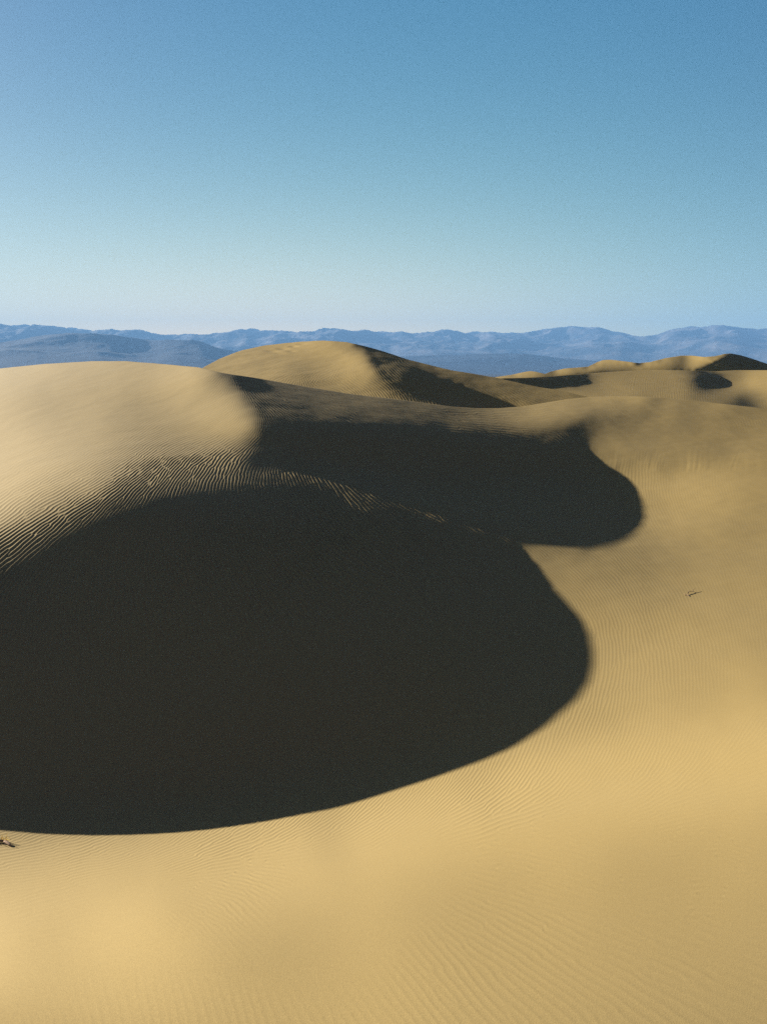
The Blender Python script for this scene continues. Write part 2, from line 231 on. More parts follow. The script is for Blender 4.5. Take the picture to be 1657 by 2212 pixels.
-68856 225 311 327 346 350 378 375 408 406 429 437 436 459 436 466 421 450 404 403 392 377 389 359 378 353 373 360 376 389 398 439 449 504 516 563 573 590 572 522 452 359 284 212 164 122 69 -3 -73 -108 -139 -166 -191 -209 -217 -228 -247 -270 -285 -288 -337 -299 -357 -277 -351 -276 -347 -322 -600 -539 -492 -461 -329 -381 -229 -248 -240 -294 -233 -230 -204 -212 -222 -258 -227 -189 -93 -127 -82 -192 27 79 144 129 118 156 162 150 150 129 106 87 70 58 49 44 41 43 46 49 53 58 63 67 75 80 90 93 -12 559
-64217 235 191 198 214 224 246 252 280 286 309 321 328 351 341 369 341 370 341 346 342 338 348 329 349 327 342 331 343 350 359 389 401 442 455 491 500 507 485 427 340 255 176 122 76 44 19 -40 -93 -135 -150 -182 -186 -216 -234 -259 -246 -260 -263 -278 -254 -336 -289 -414 -288 -329 -253 -218 -283 -327 -555 -424 -492 -389 -400 -265 -268 -229 -278 -212 -227 -206 -244 -254 -217 -196 -155 -169 -140 -79 -219 111 78 125 126 141 155 155 143 123 101 82 69 60 53 50 50 53 56 61 65 66 69 72 76 81 88 90 -13 542
-59983 220 96 90 106 121 139 151 176 188 211 228 238 264 262 291 277 307 290 302 304 305 318 306 319 304 311 301 305 308 311 328 338 360 373 388 396 390 365 309 224 140 82 39 13 -9 -44 -87 -114 -126 -144 -179 -232 -225 -252 -246 -244 -244 -248 -246 -268 -262 -307 -281 -311 -264 -263 -203 -261 -264 -226 -370 -359 -353 -274 -363 -352 -302 -266 -245 -252 -220 -242 -239 -224 -240 -211 -237 -195 -232 -76 16 33 93 108 132 136 131 120 102 82 69 60 56 54 54 56 59 64 71 74 73 75 75 79 81 87 88 -15 536
-56173 190 23 4 23 39 55 72 93 111 131 151 167 191 198 225 223 251 247 261 269 277 287 283 289 279 276 265 261 255 254 255 261 263 269 269 266 250 221 173 112 65 20 -4 -43 -53 -61 -95 -136 -158 -191 -196 -201 -215 -217 -224 -223 -224 -236 -229 -232 -250 -247 -273 -232 -287 -243 -200 -204 -206 -261 -237 -267 -300 -304 -210 -362 -231 -297 -211 -230 -248 -208 -227 -220 -240 -223 -258 -254 -234 -452 186 49 94 87 107 103 104 88 70 55 48 48 47 51 53 58 62 68 74 77 77 78 77 80 80 86 83 -15 519
-52832 160 -35 -57 -38 -20 -7 13 30 49 70 90 107 131 142 169 175 201 206 222 234 245 256 255 256 247 234 222 207 195 187 175 173 162 159 146 142 126 100 69 33 -2 -30 -46 -50 -86 -123 -126 -142 -158 -162 -174 -186 -193 -197 -204 -201 -213 -214 -201 -215 -219 -232 -225 -232 -254 -208 -196 -175 -255 -198 -214 -230 -264 -261 -311 -139 -271 -219 -247 -242 -123 -194 -174 -185 -199 -195 -192 -216 -229 -146 -89 -31 11 33 57 55 64 53 42 21 28 34 38 45 47 56 60 66 71 74 76 76 76 77 78 82 78 -17 498
-49993 130 -75 -90 -76 -59 -48 -29 -15 5 21 42 59 81 96 119 130 155 166 182 198 212 222 224 219 209 189 172 148 130 117 100 91 74 70 55 38 31 26 6 -26 -48 -73 -86 -114 -107 -124 -130 -137 -147 -150 -161 -168 -173 -184 -181 -188 -189 -188 -185 -194 -203 -207 -213 -207 -204 -202 -185 -197 -195 -196 -193 -210 -219 -233 -207 -242 -208 -261 -312 -130 -298 -52 -82 -81 -124 -95 -226 -67 -165 -85 -83 -74 -51 -20 5 18 27 25 20 15 15 23 27 36 40 48 53 60 63 68 69 69 71 71 72 77 70 -21 471
-47686 99 -98 -97 -91 -76 -69 -52 -43 -25 -11 7 22 41 56 77 90 114 125 144 159 176 185 190 182 171 144 124 99 74 52 31 28 18 7 -4 -4 -35 -58 -63 -63 -83 -97 -125 -117 -130 -119 -137 -133 -139 -141 -146 -151 -165 -161 -178 -166 -173 -168 -169 -157 -193 -229 -166 -183 -181 -177 -176 -174 -178 -177 -179 -185 -195 -198 -212 -199 -227 -234 -228 -261 -234 -97 -47 -51 -22 -57 -37 -63 -48 -81 -77 -73 -58 -35 -15 1 12 17 21 19 20 21 23 28 31 39 43 50 54 58 61 60 62 65 64 72 61 -27 451
-45876 60 -101 -86 -88 -75 -73 -59 -53 -40 -30 -17 -1 13 27 43 57 76 89 105 122 137 150 152 145 134 112 91 67 46 27 -1 -34 -51 -48 -54 -69 -54 -73 -112 -130 -124 -118 -113 -123 -108 -156 -126 -127 -133 -133 -136 -137 -134 -200 -137 -156 -154 -155 -157 -161 -196 -164 -153 -157 -159 -159 -157 -159 -157 -159 -160 -165 -170 -177 -178 -193 -196 -209 -222 -209 -181 -181 -32 2 -26 -3 -15 -19 -28 -26 -35 -38 -33 -20 -7 8 17 26 31 38 32 28 26 26 29 32 36 41 45 49 51 55 56 60 59 69 54 -34 445
-44444 23 -93 -75 -78 -69 -66 -56 -52 -41 -34 -24 -18 -5 7 20 31 47 58 72 86 99 111 117 109 93 74 59 45 24 7 -5 -9 -56 -106 -121 -108 -124 -135 -127 -127 -121 -131 -135 -123 -134 -133 -119 -124 -127 -128 -132 -135 -156 -144 -133 -138 -142 -143 -144 -152 -143 -156 -147 -143 -143 -141 -140 -140 -140 -140 -142 -143 -149 -151 -158 -162 -172 -179 -184 -188 -185 -144 -125 -24 47 9 18 11 8 0 -1 1 3 12 19 31 34 42 45 49 45 39 37 32 33 33 37 39 42 46 49 51 53 58 57 68 51 -39 454
-43239 0 -89 -71 -74 -65 -62 -54 -50 -41 -35 -24 -24 -12 -5 6 15 26 36 46 56 68 74 77 70 62 44 26 6 1 -8 -32 -49 -31 -18 -98 -195 -201 -164 -147 -140 -129 -150 -118 -124 -121 -122 -126 -123 -125 -124 -126 -131 -126 -134 -133 -131 -132 -132 -133 -132 -137 -131 -131 -130 -128 -126 -125 -123 -122 -122 -123 -123 -126 -128 -131 -137 -141 -148 -154 -157 -153 -151 -120 -116 -26 66 41 40 39 36 35 35 37 42 47 53 55 59 58 57 56 50 48 43 42 40 43 43 46 49 51 53 55 60 60 71 54 -42 484
-42172 -16 -88 -71 -73 -66 -62 -55 -52 -44 -39 -33 -23 -19 -10 -4 3 13 18 25 33 39 44 44 35 23 18 13 1 -30 -41 -32 -33 -84 -161 -158 -131 -133 -144 -139 -133 -135 -123 -128 -122 -122 -121 -118 -120 -120 -120 -121 -121 -123 -122 -122 -122 -123 -122 -121 -122 -119 -120 -117 -116 -115 -112 -110 -107 -106 -105 -103 -104 -105 -104 -106 -109 -112 -117 -120 -125 -127 -120 -119 -84 -78 -55 73 56 60 59 62 63 64 67 69 71 73 73 70 68 64 61 56 51 49 47 47 47 52 54 54 58 59 64 65 75 60 -40 495
-41204 -27 -88 -74 -74 -68 -64 -59 -55 -49 -45 -38 -33 -25 -21 -13 -7 -3 4 10 12 18 15 14 13 11 -12 -23 -25 -6 -30 -79 -132 -138 -108 -116 -131 -131 -127 -126 -125 -123 -124 -118 -118 -117 -116 -116 -115 -115 -115 -115 -114 -114 -115 -114 -114 -114 -113 -111 -110 -110 -107 -106 -103 -102 -99 -96 -92 -91 -88 -87 -84 -84 -83 -82 -82 -84 -85 -88 -90 -92 -92 -87 -85 -64 -36 -13 72 67 75 77 80 82 81 84 83 84 84 83 80 74 68 62 55 50 46 47 47 49 52 55 60 62 69 70 82 63 -38 520
-40309 -32 -91 -77 -78 -71 -69 -63 -60 -56 -51 -47 -42 -39 -28 -26 -20 -12 -12 -9 -4 -1 1 -1 -16 -17 -8 -15 -36 -88 -106 -106 -96 -96 -114 -113 -110 -111 -114 -115 -114 -115 -113 -114 -112 -111 -111 -110 -110 -111 -109 -109 -108 -108 -107 -106 -106 -107 -104 -103 -101 -99 -98 -95 -92 -91 -86 -83 -80 -76 -73 -70 -67 -65 -62 -59 -57 -56 -56 -54 -55 -56 -55 -54 -47 -43 -24 5 68 74 83 87 90 91 91 91 90 93 96 97 93 88 79 67 60 52 49 45 45 47 50 51 57 60 67 68 84 58 -11 380
-39461 -31 -97 -83 -84 -77 -74 -69 -66 -62 -58 -55 -51 -49 -50 -38 -33 -29 -19 -18 -22 -17 -23 -17 -8 -19 -47 -67 -97 -76 -79 -106 -83 -99 -91 -98 -101 -103 -103 -105 -105 -106 -106 -106 -106 -105 -106 -105 -104 -105 -104 -103 -102 -101 -101 -100 -98 -98 -97 -96 -94 -91 -89 -86 -83 -79 -76 -72 -67 -64 -59 -55 -51 -46 -42 -38 -33 -30 -25 -22 -18 -14 -11 -10 -11 -1 3 65 71 77 89 96 103 102 95 95 93 99 104 114 117 108 96 83 73 66 64 66 67 68 71 76 80 87 92 98 100 79 41 244
-38638 -25 -107 -92 -94 -87 -83 -76 -73 -67 -64 -63 -59 -57 -48 -62 -54 -45 -45 -27 -19 -25 -21 -29 -52 -73 -71 -71 -62 -80 -85 -77 -82 -83 -89 -89 -91 -93 -95 -97 -97 -99 -99 -99 -100 -99 -100 -100 -99 -100 -98 -98 -97 -96 -95 -93 -93 -91 -91 -88 -87 -84 -81 -77 -74 -71 -66 -61 -56 -51 -46 -41 -34 -29 -23 -17 -10 -1 4 15 21 27 35 50 59 58 74 68 75 87 94 101 106 109 107 106 103 111 118 133 141 137 128 115 128 125 138 127 152 164 171 163 158 169 160 151 138 99 45 329
-37820 -14 -121 -101 -105 -99 -95 -90 -83 -77 -70 -65 -64 -65 -69 -45 -62 -69 -60 -72 -38 -15 -36 -72 -67 -58 -63 -64 -74 -65 -67 -75 -75 -80 -79 -83 -85 -87 -89 -90 -91 -92 -94 -94 -93 -95 -94 -95 -95 -94 -94 -94 -91 -91 -90 -88 -87 -86 -84 -82 -78 -77 -73 -71 -65 -60 -56 -50 -44 -40 -31 -23 -18 -8 2 11 19 26 42 48 70 87 93 71 94 90 99 103 116 108 123 136 143 142 129 157 157 169 149 173 190 197 191 185 199 207 216 228 229 235 242 253 245 206 185 156 149 88 26 365
-36999 -6 -128 -111 -116 -109 -109 -104 -98 -93 -85 -75 -63 -57 -54 -89 -44 -37 -57 -55 -107 -100 -82 -60 -60 -59 -56 -57 -49 -65 -66 -67 -70 -72 -79 -76 -80 -81 -83 -84 -85 -88 -87 -88 -88 -89 -89 -92 -91 -91 -89 -88 -88 -85 -84 -83 -80 -78 -74 -74 -71 -65 -62 -56 -54 -49 -42 -32 -20 -10 -4 5 22 29 38 50 67 82 78 99 88 112 134 156 156 154 173 180 185 183 187 194 197 200 212 195 202 198 228 215 207 210 220 241 209 217 211 235 221 217 212 207 198 175 159 137 134 85 20 372
-36129 5 -135 -121 -125 -120 -119 -117 -114 -111 -106 -99 -92 -72 -56 -5 -106 -114 -118 -113 -80 -70 -65 -61 -52 -40 -39 -37 -53 -40 -51 -60 -67 -71 -68 -78 -77 -79 -80 -83 -84 -82 -86 -87 -84 -84 -85 -87 -85 -84 -84 -81 -76 -75 -73 -67 -66 -61 -57 -48 -40 -38 -32 -28 -14 -3 5 12 18 31 60 86 92 118 143 166 152 119 129 158 204 224 224 219 224 247 216 214 199 226 220 204 200 199 216 195 197 183 191 187 187 180 169 165 166 163 152 138 138 134 125 112 105 107 107 104 104 81 29 307
-35213 4 -134 -127 -130 -127 -128 -125 -124 -123 -123 -118 -113 -112 -97 -114 -274 -138 -124 -82 -74 -54 -35 -19 -4 7 18 20 22 -72 -86 -83 -69 -67 -80 -65 -70 -70 -69 -65 -69 -76 -71 -71 -77 -78 -72 -65 -67 -65 -60 -56 -59 -50 -37 -31 -12 6 21 27 37 63 74 78 53 50 69 109 167 198 213 221 226 229 228 226 254 242 223 193 210 212 211 195 176 170 175 177 167 156 155 159 151 140 128 135 129 124 110 111 110 105 96 89 86 79 77 72 69 67 67 68 69 68 71 71 75 62 24 227
-34273 -3 -126 -124 -130 -128 -133 -130 -132 -130 -122 -117 -112 -104 -105 -85 -51 -125 -116 -107 -84 -67 -45 -29 -7 5 21 27 34 54 32 5 -25 -42 -53 -56 -62 -65 -67 -61 -65 -70 -66 -42 -39 -38 -29 -10 -7 -12 4 29 43 65 79 80 105 120 136 150 185 202 220 211 164 84 71 155 229 263 244 239 223 215 195 178 164 156 154 139 120 116 119 117 110 100 98 87 82 72 68 62 58 58 56 56 56 60 63 65 65 61 57 52 47 43 40 38 37 36 36 37 37 40 43 43 50 39 10 167
-33337 -16 -110 -112 -119 -121 -127 -128 -132 -123 -119 -112 -105 -98 -90 -87 -90 -43 -55 -48 -46 -37 -17 -5 27 40 72 85 102 104 116 128 112 111 89 86 71 66 59 46 58 55 79 65 85 83 96 93 83 97 92 123 96 104 102 136 126 115 129 139 163 151 161 162 168 160 135 115 118 126 126 105 90 82 73 62 49 47 39 41 40 45 47 52 57 56 49 39 33 27 22 19 18 18 19 23 27 31 35 39 41 38 34 28 23 19 15 12 11 10 9 12 12 14 16 18 22 14 -9 119
-32430 -28 -92 -94 -101 -104 -112 -117 -115 -110 -105 -98 -90 -81 -72 -59 -46 -50 -27 -11 6 18 36 50 78 96 133 161 202 229 216 215 197 206 191 198 190 195 193 168 158 137 146 134 155 164 188 203 206 216 204 186 142 100 68 65 76 76 67 64 64 66 56 52 53 56 62 66 71 68 62 51 39 28 18 14 9 8 7 10 12 17 21 25 27 27 25 22 17 12 8 4 3 2 2 4 6 10 12 13 14 13 12 8 6 2 -1 -4 -5 -7 -8 -9 -8 -8 -6 -6 -1 -10 -29 81
-31556 -38 -75 -76 -81 -84 -91 -97 -93 -89 -84 -78 -72 -62 -54 -43 -30 -8 -1 19 37 62 88 114 146 175 209 237 262 282 301 311 309 301 289 278 261 243 219 194 167 139 122 122 139 157 172 184 190 188 178 170 155 146 127 100 72 51 39 28 22 17 19 22 27 33 40 50 55 62 61 53 45 37 30 22 17 12 10 9 10 12 13 16 17 17 14 11 7 5 1 -1 -3 -4 -5 -5 -4 -4 -2 -1 -2 -2 -4 -6 -8 -11 -12 -14 -15 -16 -17 -18 -19 -20 -20 -21 -19 -26 -43 51
-30705 -44 -65 -65 -66 -67 -71 -73 -78 -68 -65 -59 -52 -46 -36 -29 -16 -8 11 25 44 67 90 121 156 196 233 277 318 348 365 376 379 372 358 329 293 254 218 187 164 151 142 136 131 133 137 142 145 147 147 143 137 125 116 107 98 86 74 64 57 50 47 45 46 47 51 54 56 56 57 56 53 49 45 40 35 31 28 24 23 21 19 18 16 15 13 12 9 7 4 2 -1 -2 -4 -5 -6 -8 -7 -9 -9 -10 -10 -11 -12 -14 -14 -16 -17 -17 -20 -20 -20 -22 -23 -26 -23 -32 -46 34
-29869 -45 -55 -57 -56 -56 -57 -54 -58 -53 -43 -38 -31 -24 -18 -10 -2 7 14 24 38 51 70 91 124 166 218 271 317 351 373 383 380 369 352 330 305 279 252 222 202 183 170 161 156 152 149 148 145 144 141 138 133 128 121 113 105 99 93 87 83 77 75 72 71 69 69 70 70 71 68 65 61 59 55 51 48 44 41 38 35 32 30 28 25 23 19 18 14 12 10 7 5 3 0 -1 -3 -5 -6 -7 -9 -9 -10 -12 -12 -12 -14 -13 -15 -16 -16 -17 -19 -20 -21 -23 -23 -27 -38 20
-29027 -47 -57 -55 -57 -56 -58 -56 -56 -55 -51 -38 -28 -21 -8 -4 9 13 25 31 40 50 58 73 84 112 145 207 277 333 369 392 396 387 371 346 320 293 270 248 227 210 195 182 171 165 159 156 152 148 146 142 139 133 130 126 122 116 110 107 101 99 95 93 91 89 88 86 85 82 81 80 76 74 70 67 62 60 56 53 49 47 43 40 37 35 33 29 27 24 21 18 16 13 11 8 5 4 1 0 -3 -4 -6 -6 -7 -8 -9 -10 -11 -12 -13 -14 -14 -16 -16 -17 -18 -21 -27 0
-28172 -35 -35 -36 -36 -37 -36 -35 -32 -27 -20 -14 -7 2 7 17 20 28 30 33 37 39 45 48 60 76 99 130 177 230 277 322 350 363 365 361 346 330 310 285 264 246 229 215 201 191 182 173 166 162 155 152 146 143 136 130 126 123 119 116 114 110 108 105 103 101 99 96 95 92 88 83 80 77 74 71 68 66 63 60 57 55 52 49 45 41 36 34 32 29 27 24 23 20 18 16 14 12 10 7 6 4 0 -5 -7 -9 -10 -12 -12 -12 -13 -12 -15 -14 -13 -13 -14 -13 -11 -21
-27097 -2 -5 -3 -3 0 2 6 8 11 12 15 18 19 22 22 25 25 28 31 33 39 44 55 66 84 103 131 162 194 226 262 291 312 325 330 329 320 310 298 281 265 249 233 219 206 195 185 175 167 159 152 146 138 134 129 123 119 115 111 109 105 103 101 99 96 94 91 88 85 82 79 77 73 70 68 64 63 60 57 55 53 49 47 43 41 38 34 33 29 28 25 24 21 20 18 15 14 12 9 6 4 1 -1 -4 -5 -8 -8 -8 -8 -7 -8 -6 -6 -6 -6 -7 -7 -7 -3
-25862 5 6 6 7 7 10 10 12 14 17 18 21 24 25 29 31 34 37 40 46 53 62 74 90 108 127 150 176 205 231 257 280 296 305 312 311 307 298 286 272 260 247 233 219 207 196 184 174 165 157 149 142 135 127 120 115 112 107 104 101 99 96 93 92 89 87 84 82 80 76 72 69 66 64 62 60 57 56 54 51 50 47 45 42 38 35 33 31 28 27 26 23 22 20 19 17 15 14 12 10 8 4 1 -1 -2 -4 -3 -4 -4 -3 -4 -5 -4 -4 -4 -4 -3 -3 -6
-24590 9 6 9 11 15 16 19 22 24 27 29 32 34 37 40 44 47 54 59 68 79 90 105 121 137 154 173 194 213 231 251 268 281 289 293 292 288 281 272 260 248 235 222 209 196 186 174 165 154 147 138 130 124 117 113 107 102 99 95 92 90 88 85 82 81 79 76 73 71 68 66 64 61 59 56 55 53 51 49 47 46 43 40 39 36 35 32 30 28 26 25 24 22 20 19 18 16 14 13 10 9 6 5 3 2 -1 -1 -1 -3 -2 -3 -1 -2 -2 -2 -2 -2 -2 1
-23351 -11 17 17 22 22 26 25 25 30 32 35 37 45 44 56 56 72 74 88 100 114 126 136 150 162 174 184 199 217 229 245 256 268 274 278 278 274 269 255 246 234 224 211 199 187 176 165 154 146 136 130 121 117 108 103 98 94 91 87 85 82 80 77 76 73 71 70 66 66 63 59 56 56 54 51 51 48 47 45 44 42 40 39 38 33 32 31 28 28 26 25 23 22 21 20 18 17 15 15 12 12 10 5 5 4 3 2 1 0 0 0 -3 -3 -3 -1 -4 -2 -1 -13'''
DOM['B'] = (380, 1360, 722, 975, 11, 0.045, 540)
SIL['B'] = [(380.0, 830.0), (442.0, 793.0), (475.0, 775.0), (525.0, 756.0), (575.0, 745.0), (650.0, 737.5), (700.0, 736.0), (750.0, 739.5), (795.0, 750.0), (828.0, 758.5), (878.0, 775.0), (978.0, 801.0), (1068.0, 815.0), (1128.0, 829.5), (1188.0, 840.0), (1228.0, 848.5), (1263.0, 856.0), (1360.0, 880.0)]
